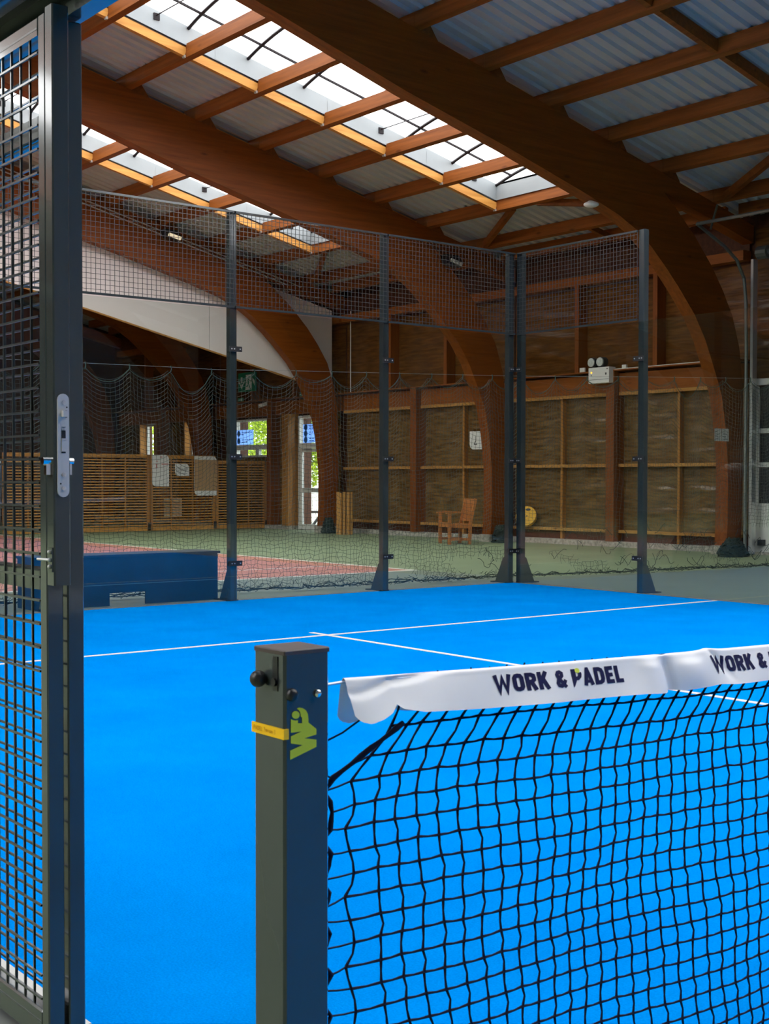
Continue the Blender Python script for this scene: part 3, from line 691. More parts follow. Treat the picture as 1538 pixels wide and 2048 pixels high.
def wordmark(mb_ink, mb_ball, fn):
    x = 0.0
    for ch in 'WORK & PADEL':
        if ch == ' ': x += 0.26; continue
        if ch == 'P':
            g = lambda a, c, x=x: fn(x+a+0.12*c, c)
            fillpoly(mb_ink, [(0.0, 1.0), (0.27, 1.0), (0.27, 0.78), (0.24, 0.32), (0.06, 0.02), (-0.02, -0.06)], g)
            strokes(mb_ink, [(0.18, 0.44), (0.36, 0.46), (0.48, 0.56), (0.52, 0.70), (0.50, 0.78)], T*0.92, g)
            fillpoly(mb_ball, [(0.40+0.15*cos(2*pi*i/14), 0.90+0.15*sin(2*pi*i/14)) for i in range(14)], lambda a, c, g=g: g(a, c))
            x += 0.66; continue
        w, ss = GL[ch]
        for line, t, cl in ss: strokes(mb_ink, line, t, lambda a, c, x=x: fn(x+a+0.12*c, c), cl)
        x += w+0.07
    return x

# handwriting on the small card
b = MB(); cf = lambda a, c: (15.12+a, PYs-0.002, 1.44+c)
strokes(b, [(0.05+0.025*cos(t), 0.06+0.03*sin(t)) for t in [i*0.6 for i in range(11)]], 0.008, cf)
strokes(b, [(0.05+0.055*cos(t), 0.06+0.065*sin(t)) for t in [0.3+i*0.5 for i in range(11)]], 0.008, cf)
strokes(b, [(0.13, 0.10), (0.15, 0.03), (0.18, 0.09), (0.21, 0.03), (0.23, 0.10)], 0.010, cf)
strokes(b, [(0.26, 0.0), (0.27, 0.11), (0.31, 0.10), (0.30, 0.06), (0.27, 0.05)], 0.010, cf)
strokes(b, [(0.03, -0.03), (0.31, -0.035)], 0.008, cf)
b.build('handwriting', M['ink'], p2)

# ------------------------------------------------------------------ court enclosure
def fence_post(loc, out, label, h=4.0):
    # out = outward unit vector; square tube outside the glass line with clamps on the glass
    ox, oy = out; sx, sy = (1, 0) if oy else (0, 1)
    t = thing('fence_post', label, 'post', (loc[0], loc[1], 0), group='square posts of the court enclosure')
    cx, cy = loc[0]+ox*0.062, loc[1]+oy*0.062
    MB().cbox(cx-0.04, cx+0.04, cy-0.04, cy+0.04, 0.004, h, 0.006).build('post_tube', M['steel'], t)
    g = 0.10
    tri = [(g, 0.012), (g+0.19, 0.012), (g+0.055, 0.30), (g, 0.33)]
    if oy: MB().prism([(loc[1]+oy*a, z) for a, z in tri], 'x', loc[0]-0.006, loc[0]+0.006).build('gusset', M['steel'], t)
    else: MB().prism([(loc[0]+ox*a, z) for a, z in tri], 'y', loc[1]-0.006, loc[1]+0.006).build('gusset', M['steel'], t)
    q = (loc[0]+ox*0.18, loc[1]+oy*0.18)
    ex, ey = (0.07, 0.13) if oy else (0.13, 0.07)
    MB().box(q[0]-ex, q[0]+ex, q[1]-ey, q[1]+ey, 0.0, 0.012).build('base_plate', M['steel'], t)
    for z in (0.39, 1.485, 2.585):
        a, c2 = loc[0]-ox*0.016, loc[1]-oy*0.016
        hx, hy = (0.075, 0.006) if oy else (0.006, 0.075)
        c = MB().box(a-hx, a+hx, c2-hy, c2+hy, z-0.027, z+0.027).build('clamp', M['black'], t)
        for s in (-0.05, -0.018, 0.05):
            bx, by = loc[0]+sx*s-ox*0.023, loc[1]+sy*s-oy*0.023
            MB().cyl((bx+ox*0.003, by+oy*0.003, z), (bx-ox*0.006, by-oy*0.006, z), 0.0075, 6).build('bolt', M['galv'], c)
    return t
names_a = {8: 'square post of the back glass, first one along from the court corner', 6: 'square post of the back glass beside the end of the blue box bench', 4: 'square post of the back glass hidden behind the gate', 2: 'square post of the back glass beyond the gate side'}
CL, CX = 9.938, 9.99
for x in (8.0, 6.0, 4.0, 2.0): fence_post((x, CL), (0, 1), names_a[int(x)])
fence_post((9.94, CL), (0, 1), 'corner post of the court on the back glass side')
fence_post((CX, 9.905), (1, 0), 'corner post of the court on the side glass side')
fence_post((CX, 8.0), (1, 0), 'square post of the side glass where the upper mesh ends')
fence_post((CX, 6.0), (1, 0), 'square post of the side glass past the end of the service line', 3.0)

def glass_panel(x0, x1, y0, y1, z1, label, group):
    o = MB().box(x0, x1, y0, y1, 0.012, z1).build('glass_panel', M['glass']); return tag(o, label, 'glass panel', group)
ordn = {8: 'back glass panel closest to the court corner', 6: 'back glass panel with the garden chair behind it', 4: 'back glass panel above the blue box bench', 2: 'back glass panel hidden behind the gate post', 0: 'back glass panel beyond the gate wires'}
ordn[8], ordn[6] = 'back glass panel at the court corner with the garden chair behind it', 'back glass panel with the glazed hall door behind it'
for x in (0, 2, 4, 6, 8): glass_panel(x+0.006, x+1.994 if x < 8 else 9.98, CL-0.005, CL+0.007, 2.99, ordn[x], 'glass panels of the court')
for y, lab in ((8, 'side glass panel at the court corner under the mesh'), (6, 'side glass panel with no mesh above it, beside the service line'), (4, 'side glass panel out of view past the service line')):
    glass_panel(CX-0.005, CX+0.007, y+0.006, y+1.994 if y < 8 else 9.925, 2.99, lab, 'glass panels of the court')

def mesh_wires(b, o, u, v, w, h, pitch, r, nrm):
    o = Vector(o); u = Vector(u); v = Vector(v); nrm = Vector(nrm)
    k = 0
    n = int(round(w/pitch)); m_ = int(round(h/pitch))
    for i in range(n+1):
        p = o+u*(w*i/n); b.beam(p, p+v*h, 2*r, 2*r, tuple(nrm))
    for j in range(m_+1):
        p = o+v*(h*j/m_)+nrm*2*r; b.beam(p, p+u*w, 2*r, 2*r, tuple(nrm))
def mesh_panel(x0, y0, x1, y1, z0, z1, nrm, label, group, rail=0.02, pitch=0.05, r=0.0021):
    d = Vector((x1-x0, y1-y0, 0)); L = d.length; u = d.normalized()
    t = thing('mesh_panel', label, 'mesh panel', ((x0+x1)/2, (y0+y1)/2, z0), group=group)
    for z, hh in ((z0+rail/2, rail), (z1-rail/2, rail)):
        MB().beam((x0, y0, z), (x1, y1, z), 0.025, hh).build('rail', M['steel'], t)
    b = MB(); mesh_wires(b, (x0, y0, z0), u, (0, 0, 1), L, z1-z0, pitch, r, nrm); b.build('wires', M['wire'], t, kind='stuff')
    return t
mlab = {8: 'upper wire mesh panel on the back glass at the court corner', 6: 'upper wire mesh panel on the back glass in front of the white gable tip', 4: 'upper wire mesh panel on the back glass with the lit floodlight behind it', 2: 'upper wire mesh panel on the back glass behind the gate post', 0: 'upper wire mesh panel on the back glass beyond the gate wires'}
for x in (0, 2, 4, 6, 8): mesh_panel(x+0.01, CL, x+1.99 if x < 8 else 9.97, CL, 3.005, 3.99, (0, -1, 0), mlab[x], 'upper mesh panels of the court')
mesh_panel(CX, 8.04, CX, 9.92, 3.005, 3.99, (-1, 0, 0), 'upper wire mesh panel on the side glass at the court corner', 'upper mesh panels of the court')

# near side fence beside the entrance
fp = thing('side_fence', 'dark grey mesh fence panel of the court side behind the open gate', 'fence', (0.0, 2.0, 0))
MB().cbox(-0.012, 0.026, 0.972, 1.05, 0.0, 2.2, 0.003).build('post', M['steel'], fp)
MB().cbox(-0.012, 0.026, 2.972, 3.05, 0.0, 3.0, 0.003).build('post', M['steel'], fp)
for z0, z1 in ((0.03, 0.07), (1.005, 1.05), (1.985, 2.03)):
    MB().box(-0.012, 0.026, 1.05, 2.972, z0, z1).build('rail', M['steel'], fp)
b = MB(); mesh_wires(b, (0.005, 1.088, 0.03), (0, 1, 0), (0, 0, 1), 1.85, 2.15, 0.05, 0.0022, (-1, 0, 0)); b.build('wires', M['wire'], fp, kind='stuff')
fh = thing('fence_header', 'dark header beam over the court entrance above the gate', 'beam', (0, 1, 2.19))
MB().cbox(-0.012, 0.030, -3.0, 2.96, 2.205, 2.30, 0.004).build('header_tube', M['steel'], fh)
MB().cbox(-0.095, -0.050, -3.0, 2.96, 2.262, 2.36, 0.006).build('track_tube', M['steel'], fh)
MB().box(-0.050, -0.012, -3.0, 2.96, 2.275, 2.285).build('track_web', M['black'], fh)
b = MB()
for y in (0.985, 1.03): b.cyl((-0.07, y, 2.262), (-0.07, y, 2.250), 0.008, 6)
b.build('hanger_bolt', M['galv'], fh)

# gate leaf, slid open in front of the fence
gt = thing('gate', 'open dark grey mesh gate with a steel lock plate on its edge', 'gate', (-0.04, 1.4, 0.06))
XO = -0.060
MB().cbox(XO, XO+0.037, 0.967, 1.000, 0.06, 2.205, 0.003).build('stile', M['steel'], gt)
MB().cbox(XO, XO+0.037, 0.931, 0.967, 1.027, 2.215, 0.003).build('lock_box', M['steel'], gt)
MB().cbox(XO, XO+0.037, 1.98, 2.013, 0.06, 2.205, 0.003).build('stile', M['steel'], gt)
MB().cbox(XO, XO+0.037, 1.000, 1.98, 2.165, 2.205, 0.004).build('top_rail', M['steel'], gt)
MB().cbox(XO, XO+0.037, 1.000, 1.98, 0.06, 0.125, 0.004).build('bottom_rail', M['steel'], gt)
b = MB(); mesh_wires(b, (XO+0.006, 1.004, 0.10), (0, 1, 0), (0, 0, 1), 0.975, 2.08, 0.05, 0.0022, (-1, 0, 0)); b.build('wires', M['wire'], gt, kind='stuff')
# lock plate on the end face of the box (faces -y)
yl = 0.931; xc = XO+0.0195
def stadium(cx, cz, hw, hh, n=8):
    p = [(cx+hw*cos(a), cz+hh-hw+hw*sin(a)) for a in [pi*i/n for i in range(n+1)]]
    return p+[(cx+hw*cos(a), cz-hh+hw+hw*sin(a)) for a in [pi+pi*i/n for i in range(n+1)]]
lp = MB().prism(stadium(xc, 1.315, 0.0125, 0.106), 'y', yl-0.004, yl+0.001).build('lock_plate', M['satin'], gt, label='satin steel lock plate')
zz_ = lambda k: 1.421-0.212*k
for k, dx in ((0.085, 0.001), (0.785, 0.0), (0.915, 0.0)): MB().cyl((xc+dx, yl-0.003, zz_(k)), (xc+dx, yl-0.0062, zz_(k)), 0.0045, 12).box(xc+dx-0.0015, xc+dx+0.0015, yl-0.0066, yl-0.006, zz_(k)-0.0015, zz_(k)+0.0015).build('screw', M['chrome'], lp)
MB().box(xc-0.0045, xc+0.0045, yl-0.014, yl-0.003, zz_(0.225), zz_(0.165)).build('latch', M['satin'], lp)
MB().box(xc+0.0045, xc+0.0075, yl-0.006, yl-0.0035, zz_(0.23), zz_(0.16)).box(xc-0.0045, xc+0.0045, yl-0.0048, yl-0.0035, zz_(0.43), zz_(0.355)).box(xc-0.0045, xc+0.0045, yl-0.0048, yl-0.0035, zz_(0.325), zz_(0.32)).box(xc-0.0045, xc+0.0045, yl-0.0048, yl-0.0035, zz_(0.575), zz_(0.56)).cyl((xc+0.0075, yl-0.0035, zz_(0.13)), (xc+0.0075, yl-0.0046, zz_(0.13)), 0.0018, 8).cyl((xc-0.0065, yl-0.0035, zz_(0.87)), (xc-0.0065, yl-0.0046, zz_(0.87)), 0.0018, 8).build('keyhole', M['black'], lp)
MB().box(xc-0.0045, xc+0.0045, yl-0.0062, yl-0.0035, zz_(0.555), zz_(0.45)).box(xc-0.0045, xc+0.0045, yl-0.0075, yl-0.0035, zz_(0.45), zz_(0.435)).box(xc-0.0045, xc+0.0045, yl-0.0062, yl-0.0035, zz_(0.35), zz_(0.335)).build('bolt', M['satin'], lp)
# cylinder guards either side of the lock box
MB().cyl((XO-0.018, 0.947, 1.283), (XO+0.001, 0.947, 1.283), 0.0085, 14).box(XO-0.012, XO+0.001, 0.941, 0.953, 1.255, 1.280).build('key_cylinder', M['chrome'], gt, label='chrome key cylinder')
MB().cyl((XO+0.036, 0.940, 1.283), (XO+0.046, 0.940, 1.283), 0.007, 12).box(XO+0.036, XO+0.042, 0.936, 0.944, 1.255, 1.280).build('key_cylinder', M['chrome'], gt)
# bolt plate under the lock
MB().box(XO-0.003, XO+0.001, 0.936, 0.958, 1.055, 1.105).build('bolt_plate', M['steel'], gt)
b = MB().tube([(XO-0.006, 0.942, 1.080), (XO-0.010, 0.99, 1.080)], 0.003, 8)
for z in (1.066, 1.080, 1.096): b.sphere((XO-0.005, 0.944, z), 0.0045, 8, 6)
b.build('slide_bolt', M['galv'], gt)
# pale kerb under the fence
k_ = MB().box(0.035, 0.115, 1.13, 6.0, 0.0, 0.012).build('trim_kerb', pbr('pale_kerb', (0.72, 0.70, 0.66), 0.5), None, kind='structure'); tag(k_, 'pale kerb strip on the turf under the mesh fence', 'kerb')

# ------------------------------------------------------------------ padel net and its post
def zc(x):
    q = max(0.0, abs(5-x)/5); return 0.880+0.057*q**3.2
np_ = thing('net_post', 'dark square net post with a lime logo and yellow tape', 'post', (-0.11, 0, 0))
MB().cbox(-0.150, -0.070, -0.040, 0.040, 0.0, 0.998, 0.004).build('post_tube', M['steel'], np_)
MB().cbox(-0.1504, -0.0696, -0.0404, 0.0404, 0.9930, 1.0, 0.0015).build('cap', pbr('cap_plastic', (0.07, 0.05, 0.048), 0.45), np_)
MB().box(-0.1512, -0.149, -0.024, -0.011, 0.940, 0.990).build('slot', M['black'], np_)
MB().sphere((-0.161, 0.012, 0.955), 0.0125, 16, 10).cyl((-0.165, 0.012, 0.955), (-0.148, 0.012, 0.955), 0.006, 10).build('knob', M['black'], np_, smooth=True)
MB().cyl((-0.151, -0.0175, 0.953), (-0.155, -0.0175, 0.953), 0.006, 10).build('pin', M['black'], np_)
MB().sphere((-0.1385, -0.043, 0.936), 0.0095, 14, 8, (1, 0.8, 1)).build('plug', M['black'], np_, smooth=True)
MB().sphere((-0.0925, -0.042, 0.9335), 0.0062, 12, 8, (1, 0.7, 1)).build('bolt', M['chrome'], np_, smooth=True)
tp = MB().box(-0.1525, -0.1502, -0.0405, 0.0425, 0.8725, 0.8875).box(-0.1525, -0.1440, -0.0425, -0.0402, 0.8725, 0.8875).build('label_tape', M['yellow'], np_, label='yellow label tape')
b = MB()
def tape_fn(u, v): return (-0.1530, 0.036-u, 0.8775+v)
def word(mb, segs, x, fn, s):
    for line in segs: strokes(mb, [(x+a*s, c*s) for a, c in line], 0.16*s, fn)
LET = {'P': ([[(0, 0), (0, 1), (0.45, 1), (0.5, 0.75), (0.45, 0.5), (0, 0.5)]], 0.7), 'A': ([[(0, 0), (0.3, 1), (0.6, 0)], [(0.1, 0.35), (0.5, 0.35)]], 0.8), 'D': ([[(0, 0), (0, 1), (0.35, 1), (0.55, 0.75), (0.55, 0.25), (0.35, 0), (0, 0)]], 0.75),
       'E': ([[(0.5, 0), (0, 0), (0, 1), (0.5, 1)], [(0, 0.5), (0.4, 0.5)]], 0.68), 'L': ([[(0, 1), (0, 0), (0.5, 0)]], 0.62), 'T': ([[(0, 1), (0.6, 1)], [(0.3, 1), (0.3, 0)]], 0.72), 'e': ([[(0.02, 0.36), (0.45, 0.36), (0.42, 0.6), (0.22, 0.68), (0.02, 0.5), (0.02, 0.2), (0.2, 0.02), (0.45, 0.1)]], 0.6),
       'r': ([[(0, 0), (0, 0.68)], [(0, 0.5), (0.3, 0.66)]], 0.42), 'a': ([[(0.42, 0), (0.42, 0.66)], [(0.42, 0.5), (0.2, 0.66), (0.02, 0.34), (0.2, 0.02), (0.42, 0.2)]], 0.6), 'i': ([[(0, 0), (0, 0.66)]], 0.22), 'n': ([[(0, 0), (0, 0.66)], [(0, 0.5), (0.25, 0.66), (0.42, 0.5), (0.42, 0)]], 0.6),
       '3': ([[(0, 0.95), (0.4, 1), (0.5, 0.78), (0.2, 0.52), (0.5, 0.28), (0.4, 0), (0, 0.05)]], 0.7), ' ': ([], 0.45)}
x = 0.0; s = 0.0058
for ch in 'PADEL Terrain 3':
    sg, w = LET[ch]; word(b, sg, x, tape_fn, s); x += w*s*1.15
b.build('tape_print', M['yellow_ink'], tp)
# lime monogram on the front face, reading upwards
lg = lambda q: (-0.14+(500+q[0]/5.127-580)*0.00088, 2.002-0.000725*(1270+q[1]/5.127)-0.0001*(500+q[0]/5.127))
outl = [(405, 1280), (405, 1185), (530, 1130), (412, 1112), (412, 1040), (520, 990), (412, 1003), (412, 862), (430, 872), (462, 878), (484, 872), (484, 905), (526, 905), (526, 848), (512, 835), (512, 815), (506, 790), (492, 770), (472, 756), (492, 745), (530, 748), (566, 772), (586, 810), (592, 860), (592, 897), (675, 965), (675, 1022), (550, 1060), (675, 1075), (675, 1150)]
b = MB(); b.poly([(*[lg(q)[0]], -0.0412, lg(q)[1]) for q in outl])
b.poly([(lg((462+40*cos(a), 820+40*sin(a)))[0], -0.0412, lg((462+40*cos(a), 820+40*sin(a)))[1]) for a in [2*pi*i/20 for i in range(20)]])
lo = b.build('logo', M['lime'], np_, label='lime green monogram')

nt_ = thing('padel_net', 'dark square mesh padel net with a white lettered top band', 'net', (5.0, 0, 0))
MB().tube([(-0.075+0.02*0, 0, 0.9355)]+[(-0.07+i*0.05, 0, zc(-0.07+i*0.05)) for i in range(1, 203)], 0.0024, 6).build('top_cable', M['cable'], nt_)
# band
LEN = [(-0.02, 0.060), (-0.008, 0.076), (0.01, 0.081), (0.035, 0.075), (0.055, 0.066), (0.068, 0.052), (0.078, 0.060), (0.12, 0.068), (0.25, 0.073), (0.5, 0.0755), (0.70, 0.0765), (0.722, 0.071), (0.76, 0.0775), (1.1, 0.077), (11, 0.077)]
def blen(u):
    for (a, la), (c, lc) in zip(LEN, LEN[1:]):
        if a <= u <= c: return la+(lc-la)*(u-a)/(c-a)
    return 0.077
def band(u, v, off=0.0):
    # v 0 at the crest, 1 at the lower front edge
    L = blen(u); s = v*L
    top = zc(u)+0.0065+0.003*exp(-((u-0.86)/0.03)**2)-0.002*exp(-((u-0.725)/0.01)**2)
    lean = 0.46-0.12*exp(-((u-0.725)/0.06)**2)+0.04*exp(-((u-0.02)/0.05)**2)
    if s < 0.010: y = -0.006*sin(s/0.010*pi/2)-0.0005; z = top-0.0052*(1-cos(s/0.010*pi/2))
    else: y = -0.0065-(s-0.010)*lean; z = top-0.0052-(s-0.010)*sqrt(1-lean*lean)
    e = min(1, v*3)
    fold = 0.010*exp(-((u-0.725)/0.012)**2)*e - 0.006*exp(-((u-0.68)/0.03)**2)*e - 0.007*exp(-((u-0.79)/0.045)**2)*e*sin(pi*min(1, v))
    diag = 0.006*exp(-(((v-0.35)-(u-0.02)*-2.2)/0.10)**2)*exp(-((u-0.08)/0.10)**2)
    wav = 0.0022*sin(u*23+v*2)*e*v
    crease = 0.006*exp(-((u-0.858-0.05*v)/0.010)**2)*(1-v)
    y = y+fold+diag+wav+crease
    if u > 2: y -= 0
    return (u, y-off, z)
us = [-0.016+0.006*i for i in range(0, 230)]+[1.37+0.06*i for i in range(1, 143)]
b = MB(); nv = 18; n0 = len(b.v)
for j in range(nv+1):
    for u in us: b.v.append(band(u, j/nv))
nu = len(us)
for j in range(nv):
    for i in range(nu-1): a = j*nu+i; b.f.append((a, a+1, a+nu+1, a+nu))
# back fall
n1 = len(b.v)
for j in range(7):
    for u in us:
        s = j/6*blen(u)*0.93; yy = 0.006*min(1, s/0.01)+max(0, s-0.01)*0.16
        b.v.append((u, yy, zc(u)+0.0065-s*0.98))
for j in range(6):
    for i in range(nu-1): a = n1+j*nu+i; b.f.append((a, a+nu, a+nu+1, a+1))
bo = b.build('net_band', M['band'], nt_, smooth=True, label='white vinyl top band')
TH = 0.0345; XS = 0.317/9.27
ink, ball = MB(), MB()
wtot = None
for k in range(4):
    x0 = 0.280+0.572*k
    def fn(a, c, x0=x0):
        u = x0+a*XS_; v = 0.66-0.42*c
        return band(u, v, 0.0009)
    if wtot is None:
        XS_ = 1.0; wtot = wordmark(MB(), MB(), lambda a, c: (0, 0, 0)); XS_ = 0.319/wtot
    ink, ball = MB(), MB(); wordmark(ink, ball, fn)
    ink.build('lettering', M['ink'], bo); ball.build('lettering_ball', M['lime'], bo)
# netting
rn = random.Random(5)
CW, CH = 0.0415, 0.0358
ncol, nrow = int(10.05/CW), 24
def node(i, j):
    z0_ = zc(i*CW)-0.045-j*CH
    x = 0.012+i*CW
    # first rows are dragged sideways by the band, the rest hang with a slight drift
    x += {0: 0.088, 1: 0.046, 2: 0.015, 3: 0.002}.get(j, -0.0006*(j-3)+0.00016*(j-3)**2)
    if i < 2 and j < 3: x += (2-i)*(0.012, 0.010, 0.004)[j]
    z = z0_+(0.010 if j == 0 else 0.004 if j == 1 else 0)
    y = (-0.004+0.008*sin(i*0.35+j*0.22))*min(1, j/3)
    rr = random.Random(i*97+j*13)
    x += rr.uniform(-1, 1)*0.0016+0.004*sin(j*0.9+i*0.12)*min(1, j/4); z += rr.uniform(-1, 1)*0.0016+0.003*sin(i*0.23)
    if i == 0: x = min(x, 0.10) if j < 3 else 0.0+0.010*sin(j*2.1)
    return Vector((x, y, max(z, 0.006)))
N = [[node(i, j) for j in range(nrow)] for i in range(ncol+1)]
b = MB()
def cordpath(p, q, bow, r):
    m_ = (p+q)/2+bow; b.cord(p, m_, r); b.cord(m_, q, r)
for i in range(ncol+1):
    for j in range(nrow):
        near = N[i][j].x < 1.6
        if j+1 < nrow:
            if near:
                bow = Vector((0.0035*sin(i*1.3+j*2.1)+0.002, 0, 0))
                b.tube([N[i][j], (N[i][j]+N[i][j+1])/2+bow, N[i][j+1]], 0.0019, 5, False, [0.0026, 0.0018, 0.0026])
            else: b.cord(N[i][j], N[i][j+1], 0.0021)
        if i+1 <= ncol:
            if near: b.tube([N[i][j], (N[i][j]+N[i+1][j])/2-Vector((0, 0, 0.0012)), N[i+1][j]], 0.0019, 5, False, [0.0026, 0.0018, 0.0026])
            else: b.cord(N[i][j], N[i+1][j], 0.0021)
# ties from the first row up into the band
for i in range(ncol+1):
    t_ = N[i][0]; b.cord(t_, t_+Vector((0.024, 0.002, 0.036)), 0.0017)
b.build('netting', M['cord'], nt_, kind='stuff')
# laced side rope
side = [(0.085, -0.022, 0.868), (0.06, -0.018, 0.852), (0.03, -0.012, 0.834), (-0.005, -0.006, 0.812), (-0.035, -0.002, 0.795), (-0.052, 0, 0.776), (-0.040, 0, 0.758), (-0.036, 0, 0.742), (-0.040, 0, 0.716), (-0.056, 0, 0.700), (-0.038, 0, 0.678), (-0.042, 0, 0.662), (-0.056, 0, 0.642)]
z = 0.62; k = 0
while z > 0.05:
    side.append((-0.052+0.010*(k % 3 == 0)+0.004*sin(k*2.3), 0, z)); z -= 0.021; k += 1
sp = []
for a, c in zip(side, side[1:]): sp += [Vector(a), Vector(a).lerp(Vector(c), 0.5)]
sp.append(Vector(side[-1]))
MB().tube(sp, 0.0042, 6, True, [0.0042+0.0010*sin(i*1.7) for i in range(len(sp))]).build('side_rope', M['cord'], nt_, smooth=True)
b = MB()
for j in range(1, nrow):
    p_ = N[0][j]; tgt = min(side, key=lambda q: abs(q[2]-p_.z))
    b.tube([p_, (p_+Vector(tgt))/2+Vector((0, 0, -0.001)), Vector(tgt)], 0.0016, 5, False)
b.tube([(-0.07, 0.0, 0.845), (-0.02, -0.005, 0.862), (0.02, -0.012, 0.885)], 0.0016, 5).tube([(-0.07, 0.0, 0.80), (-0.045, 0, 0.798), (-0.03, 0, 0.792)], 0.0015, 5)
b.tube([(-0.03, 0, 0.40), (-0.012, 0, 0.392), (0.004, 0, 0.36), (0.012, 0, 0.32), (0.014, 0, 0.28)], 0.0022, 5)
b.build('lacing', M['cord'], nt_, kind='stuff')

# ------------------------------------------------------------------ curtain net behind the court
PATH = [(0.9, 11.0), (4.0, 10.98), (6.4, 10.92), (7.2, 10.72), (10.6, 10.62), (12.6, 10.2), (15.6, 9.85), (17.4, 9.75)]
def pth(x):
    for (a, ya), (c, yc_) in zip(PATH, PATH[1:]):
        if a <= x <= c: return ya+(yc_-ya)*(x-a)/(c-a)
    return PATH[-1][1]
zw = lambda x: 2.46+0.028*max(0, x-6.5)**1.05-0.01*max(0, 6.0-x)
ct = thing('curtain_net', 'dark green hanging curtain net along a wire behind the court glass', 'net', (9, 10.6, 0))
MB().tube([(0.9+i*0.5, pth(0.9+i*0.5), zw(0.9+i*0.5)) for i in range(34)], 0.0022, 5).build('wire', M['galv'], ct)
hooks = [0.9+0.492*i for i in range(34)]; h0 = None
for hx in hooks:
    MB().tube([(hx, pth(hx), zw(hx)+0.012), (hx+0.008, pth(hx), zw(hx)-0.02), (hx, pth(hx), zw(hx)-0.05)], 0.007, 5).build('hook', M['green_rope'], ct)
def ztop(x):
    k = (x-0.9)/0.492; f = k-ifloor(k); big = 0.15 if int(k) % 5 else 0.24
    return zw(x)-0.045-big*(4*f*(1-f))*(0.5+0.5*(abs(sin(int(k)*1.7))))
cw = 0.047; ncx = int(16.4/cw); nz = 52
def cnode(i, j):
    x = 0.92+i*cw; f = j/(nz-1)
    rr = random.Random(i*131+j*7)
    zt_ = ztop(x); z = zt_*(1-f)**1.0
    wob = (0.4+2.2*f**3)
    lx = 0.010*sin(z*5+x*1.1)+0.02*sin(x*0.8+z*2.3)*f
    x += lx+rr.uniform(-1, 1)*0.008*wob
    y = pth(min(max(x, 0.9), 17.3))+0.035*sin(x*5.3+1.0*z)+0.02*sin(x*13)+rr.uniform(-1, 1)*0.01*wob
    z += 0.028*sin(x*1.5+f*4)*f*(1-f)*2+rr.uniform(-1, 1)*0.008*wob
    return Vector((x, y, max(z+0.02, 0.006+0.02*rr.random())))
C = [[cnode(i, j) for j in range(nz)] for i in range(ncx)]
b = MB(); rr = random.Random(11)
for i in range(ncx):
    for j in range(nz):
        low = C[i][j].z; x = C[i][j].x
        torn = x > 10.0 and low < 0.62 and sin(x*3.1)+sin(low*9+x*2)+0.6*sin(x*7.7) > -0.55
        torn = torn or (x > 8.6 and low < 0.3 and sin(x*5.1+low*8) > 0.2)
        if torn: continue
        if j+1 < nz: b.cord(C[i][j], C[i][j+1], 0.0021)
        if i+1 < ncx: b.cord(C[i][j], C[i+1][j], 0.0021)
b.build('netting', M['curtain'], ct, kind='stuff')
# scalloped head rope
MB().tube([(0.92+0.03*i, pth(0.92+0.03*i), ztop(0.92+0.03*i)) for i in range(546)], 0.004, 5).build('head_rope', M['green_rope'], ct)
# bunched hem lying on the floor
b = MB()
for k in range(4):
    pts = []; x = 0.95
    while x < 17.2:
        pts.append((x, pth(min(x, 17.3))+rr.uniform(-0.05, 0.05)-0.02*k, 0.012+abs(rr.gauss(0, 0.025)))); x += rr.uniform(0.03, 0.12)
    b.tube(pts, 0.006-0.001*k, 4, True)
for k in range(900):
    x = rr.uniform(1, 17.0); y = pth(x)+rr.uniform(-0.10, 0.08); a = rr.uniform(0, 6.3); l = rr.uniform(0.03, 0.10); z = rr.uniform(0.004, 0.09 if x < 10.3 else 0.05)
    b.cord((x, y, z), (x+l*cos(a), y+l*sin(a)*0.5, max(0.004, z+rr.uniform(-0.05, 0.05))), 0.0032)
b.build('hem', M['hem'], ct, kind='stuff')
# torn strands hanging in the holes
b = MB()
for k in range(60):
    x = rr.uniform(10.2, 16.5); p0 = Vector((x, pth(x), rr.uniform(0.15, 0.6))); pts = [p0]
    for q in range(rr.randint(4, 9)): pts.append(pts[-1]+Vector((rr.uniform(0.0, 0.07)*(1 if k % 2 else -1), rr.uniform(-0.01, 0.01), 0.05*cos(0.8*q+k))))
    pts = [Vector((q.x, q.y, max(q.z, 0.01))) for q in pts]
    b.tube(pts, 0.0034, 4)
b.build('torn_strands', M['hem'], ct, kind='stuff')

# ------------------------------------------------------------------ box bench and padded post behind the back glass
bx = thing('box_bench', 'long navy blue box bench with a cut-out at its base behind the back glass', 'bench', (5.0, 10.45, 0))
yb0, yb1 = 10.36, 10.74
MB().box(4.0, 4.80, yb0, yb0+0.018, -0.012, 0.475).box(5.20, 6.05, yb0, yb0+0.018, -0.012, 0.475).box(4.80, 5.20, yb0, yb0+0.018, 0.115, 0.475).build('front_board', M['navy'], bx)
MB().box(4.0, 4.018, yb0+0.018, yb1, -0.012, 0.475).build('end_board', M['navy'], bx); MB().box(6.032, 6.05, yb0+0.018, yb1, -0.012, 0.475).build('end_board', M['navy'], bx)
MB().box(3.98, 6.07, yb0-0.02, yb1+0.02, 0.475, 0.50).build('seat_board', M['navy'], bx)
MB().box(4.0, 6.05, yb0-0.002, yb0+0.0005, 0.197, 0.202).build('edge_strip', pbr('pale_edge', (0.10, 0.20, 0.28), 0.5), bx)
pp = thing('padded_bin', 'navy round topped bin beside the box bench', 'bin', (3.85, 11.3, 0))
MB().tube([(3.85, 11.3, -0.01), (3.85, 11.3, 0.5), (3.85, 11.3, 1.2), (3.85, 11.3, 1.42)], 0.2, 20, True, [0.16, 0.18, 0.21, 0.205]).build('body', M['navy'], pp, smooth=True)
